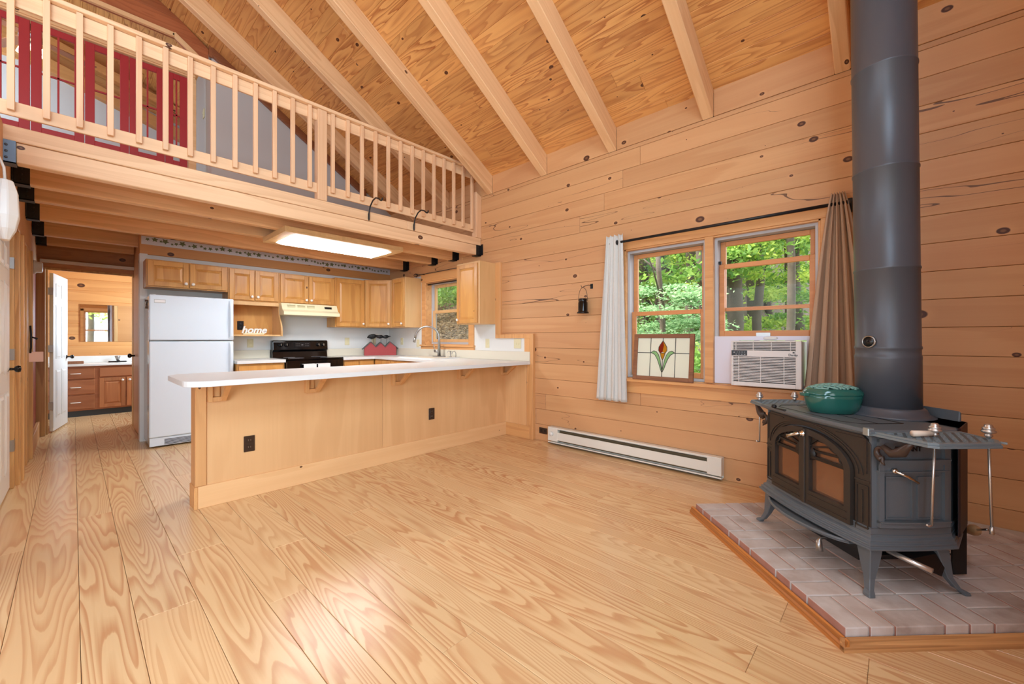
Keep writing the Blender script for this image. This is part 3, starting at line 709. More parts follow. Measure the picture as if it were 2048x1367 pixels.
# refrigerator
fx0, fx1, fy = 0.563, 1.345, 5.92
fr = thing('refrigerator', 'white top-freezer refrigerator at the left of the kitchen', 'refrigerator', (0.95, 6.1, 0))
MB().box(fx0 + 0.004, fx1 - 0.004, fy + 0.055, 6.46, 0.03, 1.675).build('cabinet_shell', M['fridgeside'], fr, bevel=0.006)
fd = MB().box(fx0, fx1, fy, fy + 0.05, 1.185, 1.685).build('freezer_door', M['fridge'], fr, bevel=0.014, seg=3)
rd = MB().box(fx0, fx1, fy, fy + 0.05, 0.115, 1.172).build('fridge_door', M['fridge'], fr, bevel=0.014, seg=3)
def fhandle(z0, z1, top, par):
    mb = MB(); xs = fx1 - 0.055
    P = []; nseg = 14
    for k in range(nseg + 1):
        t = k / nseg; z = z0 + (z1 - z0) * t; bul = (math.sin(t * math.pi) ** 0.4) * 0.032
        P.append([(xs, fy - 0.002, z), (xs + 0.012, fy - 0.006 - bul, z), (xs + 0.04, fy - 0.006 - bul, z), (fx1 - 0.004, fy - 0.002, z), (fx1 - 0.004, fy + 0.02, z), (xs, fy + 0.02, z)])
    mb.loft(P); mb.build('door_handle', M['fridge'], par, bevel=0.004)
fhandle(1.20, 1.66, True, fd); fhandle(0.78, 1.16, False, rd)
mb = MB(); mb.box(fx0 + 0.005, fx1 - 0.005, fy + 0.012, fy + 0.05, 0.02, 0.112)
mb.build('base_grille', M['fridge'], fr, bevel=0.003)
mb = MB()
for k in range(5): mb.box(fx0 + 0.13, fx1 - 0.02, fy + 0.009, fy + 0.013, 0.03 + k * 0.013, 0.036 + k * 0.013)
mb.build('grille_slots', M['blackplastic'], fr)
MB().box(fx0 + 0.045, fx0 + 0.135, fy - 0.003, fy + 0.001, 1.60, 1.63).build('badge', M['paper'], fd, bevel=0.001)
MB().box(fx0 + 0.042, fx0 + 0.138, fy - 0.002, fy + 0.001, 1.594, 1.634).build('badge_frame', M['steel'], fd)
MB().lathe([(0.02, 0), (0.02, 0.006)], (fx0 + 0.04, fy + 0.03, 1.684), (0, 0, 1), 12).build('hinge_cap', M['white'], fr)
sm = thing('fridge_magnet', 'small silver flower magnet on the left side of the refrigerator', 'magnet', (fx0, 6.15, 1.6))
mb = MB()
for k in range(5):
    a = k * 1.2566; mb.tube([(fx0, 6.15, 1.59), (fx0 - 0.004, 6.15 + 0.045 * math.cos(a), 1.59 + 0.05 * math.sin(a))], [0.004, 0.009], 6)
mb.build('petals', M['steel'], sm)

# electric range
g = thing('electric_range', 'black electric range with a raised control panel', 'range', (2.28, 6.1, 0))
MB().box(1.903, 2.657, 5.83, 6.42, 0.02, 0.915).build('range_body', M['blackgloss'], g, bevel=0.004)
MB().box(1.900, 2.660, 5.81, 6.40, 0.917, 0.938).build('glass_cooktop', M['blackgloss'], g, bevel=0.004)
MB().prism([(6.45, 0.93), (6.35, 0.93), (6.37, 1.02), (6.34, 1.04), (6.35, 1.16), (6.37, 1.178), (6.45, 1.178)], 0, 1.902, 2.658).build('back_panel', M['blackgloss'], g, bevel=0.006, seg=2)
for x in (2.00, 2.075, 2.515, 2.585):
    k_ = MB().lathe([(0.030, 0), (0.028, 0.012), (0.018, 0.016), (0.016, 0.034), (0, 0.035)], (x, 6.343, 1.115), (0, -1, 0.06), 18).build('control_knob', M['blackplastic'], g)
    MB().bar((x, 6.306, 1.098), (x, 6.306, 1.132), 0.006, 0.006).build('pointer', M['chrome'], k_)
MB().box(2.18, 2.40, 6.334, 6.342, 1.075, 1.15).build('clock_display', M['blackplastic'], g, bevel=0.002)
mb = MB()
for x in (2.20, 2.22, 2.24, 2.33, 2.35, 2.37):
    for z in (1.095, 1.125): mb.box(x, x + 0.008, 6.332, 6.335, z, z + 0.004)
mb.box(2.275, 2.30, 6.332, 6.335, 1.11, 1.115); mb.build('button_marks', M['vinyl'], g)
mb = MB(); mb.box(2.268, 2.302, 6.343, 6.347, 1.058, 1.066); mb.build('maker_badge', M['paper'], g)
od = MB().box(1.905, 2.655, 5.79, 5.83, 0.20, 0.79).build('oven_door', M['blackgloss'], g, bevel=0.004)
MB().tube([(1.95, 5.79, 0.745), (1.96, 5.75, 0.75), (2.60, 5.75, 0.75), (2.61, 5.79, 0.745)], 0.012, 10).build('oven_handle', M['blackgloss'], od)
MB().box(1.905, 2.655, 5.80, 5.83, 0.80, 0.912).build('front_rail', M['blackgloss'], g, bevel=0.006)
for x in (2.09, 2.275):
    o = MB().box(x, x + 0.165, 5.733, 5.735, 0.60, 0.862).box(x, x + 0.165, 5.733, 5.82, 0.860, 0.863).build('paper_sheet', M['paper'])
    tag(o, ('left' if x < 2.2 else 'right') + ' one of two white paper sheets hung over the front of the black range', 'paper sheet', 'papers on the range')
for i, (x, y, r_) in enumerate(((2.08, 5.98, 0.10), (2.48, 5.98, 0.075), (2.08, 6.24, 0.075), (2.48, 6.24, 0.10))):
    MB().lathe([(r_ - 0.004, 0), (r_ - 0.004, 0.0006), (r_, 0.0006), (r_, 0)], (x, y, 0.938), n=32).build('burner_ring', M['vinyl'], g)

# base cabinets
def base_cab(label, O, u, n, w, depth, units, dmat=None):
    c = thing('base_cabinet', label, 'cabinet', (O[0], O[1], 0))
    F = frame((O[0], O[1], 0), u, n)
    MB(F).box(0, w, -depth, 0, 0.10, 0.89).build('cabinet_body', M['cab'], c, bevel=0.002)
    MB(F).box(0, w, -depth, -0.06, 0.0, 0.10).build('toe_kick', M['kick'], c)
    m = 0.02; dw = (w - 2 * m - (units - 1) * m) / units
    for k in range(units):
        a = m + k * (dw + m); P = F @ Vector((a, 0, 0.72))
        MB(F).box(a, a + dw, 0, 0.019, 0.735, 0.872).build('drawer', M['cab'], c, bevel=0.006, seg=2)
        p2 = F @ Vector((a, 0, 0)); door_panel(c, (p2.x, p2.y, 0.13), u, n, dw, 0.58, M['cab'], knob=(dw - 0.03, 0.53))
    return c
base_cab('wooden base cabinet between the refrigerator and the black range', (1.36, 5.86), (1, 0, 0), (0, -1, 0), 0.535, 0.58, 1)
base_cab('wooden base cabinet immediately right of the black range', (2.665, 5.86), (1, 0, 0), (0, -1, 0), 0.50, 0.58, 2)
base_cab('wooden sink base cabinet under the kitchen window', (3.17, 5.84), (0, -1, 0), (-1, 0, 0), 1.83, 0.59, 4)
# peninsula pony wall
pn = thing('peninsula', 'long wood-panelled breakfast bar base facing the living area', 'kitchen island', (2.2, 3.68, 0))
MB().box(0.607, 3.742, 3.612, 3.74, 0.0, 0.892).build('bar_wall', M['ply'], pn)
MB().box(0.65, 2.03, 3.604, 3.612, 0.15, 0.892, .31).box(2.034, 3.735, 3.604, 3.612, 0.15, 0.892, .77).build('front_panel', M['ply'], pn, bevel=0.001)
MB().box(0.600, 3.735, 3.585, 3.612, 0.0, 0.156).build('base_board', M['trim_x'], pn, bevel=0.003)
MB().box(0.588, 0.651, 3.592, 3.612, 0.157, 0.892).build('corner_stile', M['trim_z'], pn, bevel=0.003)
MB().box(0.586, 0.607, 3.60, 3.745, 0.0, 0.892).build('end_panel', M['trim_z'], pn, bevel=0.002)
MB().box(0.578, 0.600, 3.583, 3.75, 0.0, 0.156).build('base_board', M['trim_y'], pn, bevel=0.003)
sdp = struct(MB().box(3.735, 3.781, 3.26, 3.612, 0.15, 0.892).build('trim_9', M['ply'], None, bevel=0.001))
struct(MB().box(3.722, 3.781, 3.20, 3.612, 0.0, 0.156).build('baseboard_right', M['trim_y'], bevel=0.003))
MB().box(0.64, 3.1, 3.742, 3.95, 0.10, 0.89).build('cabinet_box', M['cab'], pn)
def corbel(x0, w=0.11):
    # board frame on the panel with a diagonal brace reaching out under the worktop
    mb = MB(); mb.box(x0, x0 + 0.028, 3.560, 3.6038, 0.750, 0.8925); mb.box(x0 + 0.0285, x0 + w, 3.560, 3.6038, 0.750, 0.782)
    mb.prism([(3.559, 0.752), (3.559, 0.786), (3.425, 0.8925), (3.385, 0.8925), (3.385, 0.884)], 0, x0 + w - 0.034, x0 + w - 0.002)
    mb.box(x0 + 0.0285, x0 + w - 0.036, 3.585, 3.6036, 0.783, 0.8925)
    return mb
for x in (1.315, 2.12, 2.945, 0.654, 3.625): corbel(x).build('corbel', M['trim_z'], pn, bevel=0.0015)
def outlet(label, x, z, y=3.604):
    o = thing('wall_outlet', label, 'outlet', (x, y, z), group=None)
    MB().box(x - 0.037, x + 0.037, y - 0.007, y, z - 0.06, z + 0.06).build('plate', M['brownplate'], o, bevel=0.003)
    for dz in (-0.026, 0.026):
        s = MB().box(x - 0.018, x + 0.018, y - 0.010, y - 0.006, z + dz - 0.016, z + dz + 0.016).build('socket', M['brownplate'], o, bevel=0.003)
        MB().box(x - 0.009, x - 0.006, y - 0.0105, y - 0.0095, z + dz - 0.004, z + dz + 0.008).box(x + 0.006, x + 0.009, y - 0.0105, y - 0.0095, z + dz - 0.004, z + dz + 0.008).build('slots', M['steel'], s)
outlet('dark brown outlet on the breakfast bar panel, nearest the bar end by the refrigerator', 0.918, 0.402)
outlet('dark brown outlet on the breakfast bar panel, farther one towards the log wall', 2.60, 0.405)

# worktop: one continuous laminate surface
def arc(cx, cy, r, a0, a1, n=6): return [(cx + r * math.cos(R(a0 + (a1 - a0) * k / n)), cy + r * math.sin(R(a0 + (a1 - a0) * k / n))) for k in range(n + 1)]
ct = thing('worktop', 'white laminate worktop running from the breakfast bar round to the range', 'worktop', (2.6, 4.0, 0.895))
poly = [(0.55, 4.02)] + [(0.475, 3.90)] + arc(0.605, 3.33, 0.13, 180, 270) + [(3.775, 3.20), (3.775, 6.45), (2.665, 6.45), (2.665, 5.815), (3.145, 5.815), (3.145, 4.02)]
mb = MB(); mb.prism(poly, 2, 0.893, 0.93); mb.build('bar_top', M['lam'], ct, bevel=0.002)
MB().box(1.355, 1.897, 5.815, 6.45, 0.893, 0.93).build('left_worktop', M['lam'], ct, bevel=0.002)
MB().box(3.735, 3.769, 3.205, 6.445, 0.931, 1.045).box(2.665, 3.736, 6.425, 6.445, 0.931, 1.0452).build('backsplash', M['splash'], ct, bevel=0.003)
MB().box(1.355, 1.895, 6.435, 6.468, 0.931, 1.045).build('backsplash', M['splash'], ct, bevel=0.003)
# sink and faucet
sk = thing('kitchen_sink', 'almond double bowl sink set in the worktop under the kitchen window', 'sink', (3.42, 4.85, 0.93))
mb = MB()
def sink_ring(x0, x1, y0, y1, r, z): return [(p[0], p[1], z) for p in arc(x1 - r, y1 - r, r, 0, 90) + arc(x0 + r, y1 - r, r, 90, 180) + arc(x0 + r, y0 + r, r, 180, 270) + arc(x1 - r, y0 + r, r, 270, 360)]
mb.loft([sink_ring(3.19, 3.72, 4.44, 5.26, 0.05, 0.930), sink_ring(3.195, 3.715, 4.445, 5.255, 0.05, 0.942)])
mb.build('sink_rim', M['lam'], sk)
for y0, y1 in ((4.48, 4.83), (4.87, 5.22)):
    MB().loft([sink_ring(3.235, 3.60, y0, y1, 0.06, 0.9425), sink_ring(3.24, 3.595, y0 + .005, y1 - .005, 0.06, 0.9435)]).build('bowl', M['splash'], sk)
fc = thing('kitchen_faucet', 'tall arched chrome faucet with a side lever at the sink', 'faucet', (3.64, 4.86, 0.942))
MB().box(3.61, 3.67, 4.74, 4.98, 0.942, 0.952).build('base_plate', M['steel'], fc, bevel=0.003)
P = [(3.64, 4.86, 0.95), (3.64, 4.86, 1.22)] + [(3.64 - 0.0 - 0.115 + 0.115 * math.cos(a), 4.86 + 0.13 - 0.13 * math.cos(a), 1.22 + 0.16 * math.sin(a)) for a in [k * math.pi / 12 for k in range(1, 13)]]
P += [(3.405, 5.13, 1.20)]
MB().tube(P[:-1], [0.024, 0.016] + [0.014] * (len(P) - 3), 14).build('spout', M['steel'], fc)
MB().tube([P[-2], (3.40, 5.135, 1.15)], [0.016, 0.020], 14).build('spray_head', M['steel'], fc)
MB().tube([(3.64, 4.86, 1.02), (3.61, 4.93, 1.02)], 0.018, 12).tube([(3.612, 4.925, 1.02), (3.60, 4.94, 1.12)], [0.007, 0.005], 8).build('lever', M['steel'], fc)
sp = thing('soap_dispenser', 'small chrome soap dispenser right of the faucet', 'soap dispenser', (3.66, 4.62, 0.942))
MB().lathe([(0.018, 0), (0.018, 0.01), (0.008, 0.015), (0.008, 0.07), (0.013, 0.072), (0.013, 0.085), (0, 0.086)], (3.66, 4.62, 0.942), n=14).build('pump', M['steel'], sp)
MB().tube([(3.66, 4.62, 1.02), (3.63, 4.62, 1.03), (3.60, 4.62, 1.01)], 0.005, 8).build('nozzle', M['steel'], sp)
sp = thing('water_filter_tap', 'thin bent chrome tap at the right end of the sink', 'tap', (3.66, 4.50, 0.942))
MB().tube([(3.66, 4.50, 0.942), (3.66, 4.50, 1.00), (3.64, 4.50, 1.03), (3.60, 4.50, 1.02), (3.59, 4.50, 0.99)], 0.005, 8).build('spout', M['steel'], sp)
# birdhouse
b = thing('birdhouse_ornament', 'red triple-gabled birdhouse ornament with black birds in the kitchen corner', 'ornament', (3.5, 6.2, 0.93))
u = Vector((0.93, -0.37, 0)).normalized(); O = (3.235, 6.33, 0.931); F = frame(O, u, (-u.y * -1 * -1, 0, 0)) if False else Matrix(((u.x, u.y, 0, O[0]), (u.y, -u.x, 0, O[1]), (0, 0, 1, 0.931), (0, 0, 0, 1)))
pk = [(0, 0), (0.50, 0), (0.50, 0.13), (0.40, 0.215), (0.325, 0.13), (0.25, 0.205), (0.175, 0.13), (0.10, 0.215), (0.0, 0.12)]
MB(F).prism(pk, 1, 0, 0.09).build('house_body', M['barn'], b, bevel=0.002)
mb = MB(F)
for a, c_ in (((-0.03, 0.10), (0.10, 0.222)), ((0.10, 0.222), (0.175, 0.14)), ((0.175, 0.14), (0.25, 0.213)), ((0.25, 0.213), (0.325, 0.14)), ((0.325, 0.14), (0.40, 0.222)), ((0.40, 0.222), (0.53, 0.11))):
    mb.bar((a[0], 0.045, a[1]), (c_[0], 0.045, c_[1]), 0.12, 0.010, up=(0, 0, 1))
mb.build('roof', M['slate'], b)
for x, s_ in ((0.14, 1.25), (0.26, 0.9), (0.35, 0.9)):
    k_ = MB(F); z = 0.29
    k_.tube([(x, 0.045, 0.17), (x + 0.004, 0.045, z)], 0.0025, 6)
    k_.loft([[(x + dx * s_, 0.045 + r_ * s_ * math.cos(a), z + dz * s_ + r_ * 1.1 * s_ * math.sin(a)) for a in [q * math.pi / 4 for q in range(8)]] for dx, dz, r_ in ((-0.075, 0.0, 0.004), (-0.055, 0.012, 0.018), (-0.02, 0.012, 0.03), (0.015, 0.018, 0.026), (0.04, 0.02, 0.012), (0.075, 0.025, 0.004))])
    k_.build('black_bird', M['blackmetal'], b)
def switchplate(name, label, O, n_, w=0.075, h=0.118, cat='outlet', kind='outlet'):
    u_ = Vector((0, -1, 0)) if abs(n_[0]) > 0.5 else Vector((1, 0, 0)); F = frame(O, u_, n_)
    o = thing(name, label, cat, O); MB(F).box(-w / 2, w / 2, 0, 0.006, -h / 2, h / 2).build('plate', M['bisque'], o, bevel=0.002)
    if kind == 'outlet':
        for dz in (-0.026, 0.026): MB(F).box(-0.017, 0.017, 0.005, 0.009, dz - 0.015, dz + 0.015).build('socket', M['hood'], o, bevel=0.003)
    else:
        k = max(1, round(w / 0.075))
        for q in range(k): MB(F).box((q - (k - 1) / 2) * 0.045 - 0.005, (q - (k - 1) / 2) * 0.045 + 0.005, 0.005, 0.014, -0.012, 0.012).build('toggle', M['hood'], o)
switchplate('wall_outlet', 'almond outlet on the wallboard between refrigerator and range', (1.66, 6.469, 1.14), (0, -1, 0))
switchplate('wall_outlet', 'almond outlet on the wallboard right of the range', (3.02, 6.469, 1.16), (0, -1, 0), kind='switch', cat='outlet')
switchplate('wall_outlet', 'almond outlet behind the left gable of the birdhouse ornament', (3.48, 6.469, 1.16), (0, -1, 0))
switchplate('light_switch', 'almond switch on the side wallboard at the kitchen corner', (3.769, 6.05, 1.16), (-1, 0, 0), cat='light switch', kind='switch')
switchplate('wall_outlet', 'almond outlet on the wallboard just left of the kitchen window', (3.769, 5.58, 1.13), (-1, 0, 0))
switchplate('wall_outlet', 'almond outlet on the wallboard right of the kitchen window, below the single cabinet', (3.769, 3.97, 1.14), (-1, 0, 0), kind='switch')
switchplate('light_switch', 'wide almond double switch at the right end of the wallboard above the bar', (3.769, 3.43, 1.14), (-1, 0, 0), w=0.12, cat='light switch', kind='switch')

# fluorescent ceiling fixture
fx = thing('ceiling_light', 'long fluorescent ceiling light with a pale wooden frame', 'ceiling light', (2.1, 4.8, 2.27))
mb = MB(); X0, X1, Y0, Y1 = 1.44, 2.785, 4.44, 5.135
for a in ((X0, X0 + 0.10, Y0, Y1), (X1 - 0.10, X1, Y0, Y1), (X0 + 0.10, X1 - 0.10, Y0, Y0 + 0.12), (X0 + 0.10, X1 - 0.10, Y1 - 0.11, Y1)): mb.box(a[0], a[1], a[2], a[3], 2.27, 2.29)
for a in ((X0, X0 + 0.02, Y0, Y1), (X1 - 0.02, X1, Y0, Y1), (X0 + 0.0202, X1 - 0.0202, Y0, Y0 + 0.02), (X0 + 0.0202, X1 - 0.0202, Y1 - 0.02, Y1)): mb.box(a[0], a[1], a[2], a[3], 2.2902, 2.328)
mb.build('wood_frame', M['cabside'], fx, bevel=0.002)
MB().loft([[(X0 + 0.1005, Y0 + 0.1205, 2.280), (X1 - 0.1005, Y0 + 0.1205, 2.280), (X1 - 0.1005, Y1 - 0.1105, 2.280), (X0 + 0.1005, Y1 - 0.1105, 2.280)], [(X0 + 0.1005, Y0 + 0.1205, 2.268), (X1 - 0.1005, Y0 + 0.1205, 2.268), (X1 - 0.1005, Y1 - 0.1105, 2.268), (X0 + 0.1005, Y1 - 0.1105, 2.268)], [(X0 + 0.14, Y0 + 0.16, 2.248), (X1 - 0.14, Y0 + 0.16, 2.248), (X1 - 0.14, Y1 - 0.15, 2.248), (X0 + 0.14, Y1 - 0.15, 2.248)]]).build('diffuser', M['lamp'], fx)
MB().box(X0 + 0.021, X1 - 0.021, Y0 + 0.021, Y1 - 0.021, 2.291, 2.326).build('housing', M['cabside'], fx)

# kitchen window
def wframe(mb, y0, y1, z0, z1, s, x0, x1):
    mb.box(x0, x1, y0, y0 + s, z0, z1); mb.box(x0, x1, y1 - s, y1, z0, z1)
    mb.box(x0, x1, y0 + s, y1 - s, z1 - s, z1); mb.box(x0, x1, y0 + s, y1 - s, z0, z0 + s)
w2 = MB(); wy0, wy1, wz0, wz1 = 4.33, 5.38, 1.10, 2.09
w2.box(3.755, 3.778, 4.235, wy0, 1.10, 2.10); w2.box(3.755, 3.778, wy1, 5.465, 1.10, 2.10); w2.box(3.750, 3.780, 4.225, 5.475, 2.09, 2.20)
w2.box(3.725, 3.78, 4.215, 5.48, 1.085, 1.11); w2.box(3.745, 3.78, 4.225, 5.472, 1.035, 1.085)
w2.box(3.76, 3.93, wy1 - 0.02, wy1, wz0, wz1); w2.box(3.76, 3.93, wy0, wy0 + 0.02, wz0, wz1); w2.box(3.76, 3.93, wy0, wy1, wz1 - 0.02, wz1); w2.box(3.76, 3.93, wy0, wy1, wz0, wz0 + 0.02)
w2o = struct(w2.build('window_2', M['trim_y'], bevel=0.002))
mb = MB(); wframe(mb, wy0 + 0.02, wy1 - 0.02, wz0 + 0.02, wz1 - 0.02, 0.03, 3.87, 3.95); struct(mb.build('window_vinyl', M['vinyl'], w2o))
mb = MB(); wframe(mb, wy0 + 0.05, wy1 - 0.05, 1.60, wz1 - 0.05, 0.045, 3.905, 3.935); wframe(mb, wy0 + 0.05, wy1 - 0.05, wz0 + 0.05, 1.64, 0.045, 3.875, 3.905); struct(mb.build('window_sash', M['cabside'], w2o, bevel=0.002))
mb = MB(); mb.box(3.918, 3.921, wy0 + 0.09, wy1 - 0.09, 1.64, wz1 - 0.09); mb.box(3.889, 3.892, wy0 + 0.09, wy1 - 0.09, wz0 + 0.09, 1.60); struct(mb.build('window_glass', M['glass'], w2o))
mb = MB(); mb.box(3.943, 3.945, wy0 + 0.05, wy1 - 0.05, wz0 + 0.05, wz1 - 0.05); struct(mb.build('insect_screen', M['screen'], w2o))
o = MB().tube([(3.80, 4.352, 2.045), (3.80, 5.358, 2.045)], 0.010, 8).build('tension_rod', M['blackmetal']); tag(o, 'thin dark tension rod across the kitchen window opening', 'rod')
o = thing('curtain_rod', 'thin black twisted rod above the kitchen window trim', 'curtain rod', (3.70, 4.9, 2.19))
MB().tube([(3.70, 4.2, 2.20), (3.70, 5.50, 2.20)], 0.005, 8).build('rod', M['blackmetal'], o)
mb = MB()
for k in range(6): a = k; mb.tube([(3.70, 5.48, 2.20), (3.70 + 0.02 * math.cos(a), 5.53, 2.20 + 0.03 * math.sin(a)), (3.70 + 0.03 * math.cos(a), 5.56, 2.20 + 0.02 * math.sin(a))], [0.004, 0.004, 0.006], 6)
mb.tube([(3.70, 5.38, 2.20), (3.775, 5.38, 2.20)], 0.005, 6); mb.build('leaf_finial', M['blackmetal'], o)

# ================================================================== BIG WINDOW
wb = MB(); y0, y1, z0, z1 = 0.405, 1.98, 0.82, 2.085
wb.box(3.755, 3.782, 0.30, 0.405, 0.80, 2.085); wb.box(3.755, 3.782, 1.98, 2.08, 0.80, 2.085); wb.box(3.752, 3.783, 0.29, 2.09, 2.085, 2.165)
wb.box(3.700, 3.80, 0.30, 1.99, 0.785, 0.812, .4); wb.box(3.757, 3.782, 0.31, 1.99, 0.672, 0.785, .8)
wb.box(3.755, 3.93, 1.148, 1.218, z0, z1)
wb.box(3.76, 3.93, y0, y0 + 0.015, z0, z1); wb.box(3.76, 3.93, y1 - 0.015, y1, z0, z1); wb.box(3.76, 3.93, y0, y1, z1 - 0.015, z1)
w1 = struct(wb.build('window_1', M['trim_y'], bevel=0.002))
mb = MB()
for a, b in ((0.42, 1.148), (1.218, 1.965)): wframe(mb, a, b, z0, z1 - 0.015, 0.022, 3.80, 3.95)
struct(mb.build('window_vinyl', M['vinyl'], w1))
SASH = wood('sash_pine', (216, 148, 92), (186, 112, 60), ax=1, along=.5, across=6, rings=4, power=1.2, amount=.5)
def sash(y0, y1, z0, z1, x, sh=0.05):
    m = MB(); m.box(x, x + 0.03, y0, y0 + 0.042, z0, z1); m.box(x, x + 0.03, y1 - 0.042, y1, z0, z1); m.box(x, x + 0.03, y0 + 0.042, y1 - 0.042, z1 - 0.04, z1); m.box(x, x + 0.03, y0 + 0.042, y1 - 0.042, z0, z0 + sh)
    o = struct(m.build('window_sash', SASH, w1, bevel=0.003))
    struct(MB().box(x + 0.012, x + 0.016, y0 + 0.04, y1 - 0.04, z0 + sh, z1 - 0.04).build('window_glass', M['glass'], w1))
    return o
sash(1.24, 1.943, 1.43, 2.045, 3.885, 0.038); sash(1.24, 1.943, 0.842, 1.468, 3.845)
sash(0.442, 1.126, 1.44, 2.045, 3.885, 0.03); sl = sash(0.442, 1.126, 1.218, 1.842, 3.845)
struct(MB().box(3.835, 3.846, 0.74, 0.84, 1.222, 1.25).build('sash_lift', M['steel'], w1)); struct(MB().box(3.83, 3.846, 1.105, 1.14, 1.845, 1.87).build('sash_lock', M['blackmetal'], w1))
# curtain rod
o = thing('curtain_rod', 'long black curtain rod across the top of the big window', 'curtain rod', (3.68, 1.15, 2.155))
MB().tube([(3.68, 0.25, 2.152), (3.68, 2.005, 2.152)], 0.0125, 12).build('rod', M['blackmetal'], o)
MB().lathe([(0.012, -0.02), (0.024, -0.012), (0.024, 0.0), (0, 0.002)], (3.68, 2.02, 2.152), (0, 1, 0), 18).build('end_cap', M['blackmetal'], o)
MB().box(3.765, 3.778, 0.225, 0.265, 2.10, 2.20).build('bracket', M['blackmetal'], o, bevel=0.002).name = 'bracket'
MB().box(3.68, 3.77, 0.235, 0.25, 2.14, 2.165).build('bracket', M['blackmetal'], o); MB().box(3.68, 3.77, 2.10, 2.112, 2.145, 2.16).build('bracket', M['blackmetal'], o)
# curtains: gathered cloth
def curtain(name, label, mat, top, bot, xc, zt, zb, folds, ampt, ampb, ph=0.0, flare=1.0, edge=0.0):
    mb = MB(); nz, nu = 44, folds * 14; rows = []
    for j in range(nz + 1):
        t = j / nz; z = zt + (zb - zt) * t; a = ampt + (ampb - ampt) * t ** 0.8
        e = t ** flare
        ya = top[0] + (bot[0] - top[0]) * e; yb = top[1] + (bot[1] - top[1]) * e
        row = []
        for i in range(nu + 1):
            u = i / nu; v = u * folds * 2 * math.pi + ph
            w_ = math.sin(v) + 0.28 * math.sin(2.3 * v + 1.3 + 1.5 * t) + 0.12 * math.sin(5.1 * v + 3 * t)
            y = ya + (yb - ya) * u + 0.012 * math.sin(v * 2 + 1) * t
            row.append((xc + a * w_ , y, z + (0.006 * math.sin(v * 1.0 + 2) if j in (0, nz) else 0)))
        rows.append(row)
    vs = [p for r in rows for p in r]; n = nu + 1
    fs = [(j * n + i, j * n + i + 1, (j + 1) * n + i + 1, (j + 1) * n + i) for j in range(nz) for i in range(nu)]
    mb.smooth = True; mb.add(vs, fs, 0.5); o = mb.build(name, mat, recalc=False)
    s = o.modifiers.new('solid', 'SOLIDIFY'); s.thickness = 0.003; s.offset = 0
    return tag(o, label, 'curtain')
curtain('window_curtain', 'white linen curtain gathered at the left side of the big window', M['linen'], (1.955, 2.135), (1.905, 2.235), 3.672, 2.225, 0.585, 4, 0.012, 0.020, flare=1.0)
curtain('window_curtain', 'beige linen curtain gathered at the right side of the big window behind the stove pipe', M['beige'], (0.262, 0.335), (0.055, 0.50), 3.675, 2.225, 0.60, 5, 0.014, 0.040, flare=0.75)
# stained glass panel leaning in the window
F = Matrix(((0, 0, 1, 3.705), (-1, 0, 0, 1.862), (0, 1, 0, 0.8125), (0, 0, 0, 1)))       # local x to the right, y up, z away from the room
tilt = Matrix.Translation((3.705, 0, 0.8125)) @ Matrix.Rotation(R(6), 4, 'Y') @ Matrix.Translation((-3.705, 0, -0.8125)); F = tilt @ F
sg = thing('stained_glass_panel', 'leaded glass panel with a red and amber tulip leaning in the window', 'stained glass', (3.705, 1.58, 0.8125))
mb = MB(F); w, h, s = 0.565, 0.435, 0.038
mb.box(0, s, 0, h, -0.012, 0.012); mb.box(w - s, w, 0, h, -0.012, 0.012); mb.box(s, w - s, 0, s, -0.012, 0.012); mb.box(s, w - s, h - s, h, -0.012, 0.012); mb.build('wood_frame', M['oldwood'], sg, bevel=0.002)
MB(F).box(s - .003, w - s + .003, s - .003, h - s + .003, -0.001, 0.001).build('milky_panes', M['opal'], sg)
cx, zt_ = w / 2, h - s
def poly(name, pts, mat):
    m = MB(F); m.prism(pts, 2, -0.0022, 0.0022); return m.build(name, mat, sg)
fl = [(cx, zt_ - 0.025), (cx - 0.02, zt_ - 0.055), (cx - 0.038, zt_ - 0.085), (cx - 0.04, zt_ - 0.115), (cx - 0.025, zt_ - 0.14), (cx, zt_ - 0.13), (cx + 0.004, zt_ - 0.10), (cx + 0.010, zt_ - 0.07)]
poly('red_petal', fl, M['flame']); poly('amber_petal', [(cx, zt_ - 0.025), (cx + 0.010, zt_ - 0.07), (cx + 0.004, zt_ - 0.10), (cx, zt_ - 0.13), (cx + 0.022, zt_ - 0.14), (cx + 0.04, zt_ - 0.115), (cx + 0.038, zt_ - 0.085), (cx + 0.02, zt_ - 0.055)], M['amber'])
poly('amber_bud', [(cx - 0.025, zt_ - 0.14), (cx + 0.024, zt_ - 0.14), (cx + 0.012, zt_ - 0.18), (cx, zt_ - 0.205), (cx - 0.010, zt_ - 0.18)], M['amber'])
def leafp(sg_):
    up = [(cx + sg_ * a, zt_ - b) for a, b in ((0.002, 0.30), (0.012, 0.25), (0.022, 0.20), (0.038, 0.155), (0.06, 0.128), (0.085, 0.12), (0.113, 0.138))]
    lo = [(cx + sg_ * a, zt_ - b) for a, b in ((0.100, 0.142), (0.075, 0.155), (0.05, 0.195), (0.032, 0.24), (0.015, 0.29))]
    return up + lo
poly('left_leaf', leafp(-1), M['lgreen']); poly('right_leaf', leafp(1), M['lgreen'])
mb = MB(F)
def came(pts):
    mb.tube([(p[0], p[1], 0) for p in pts], 0.0036, 6)
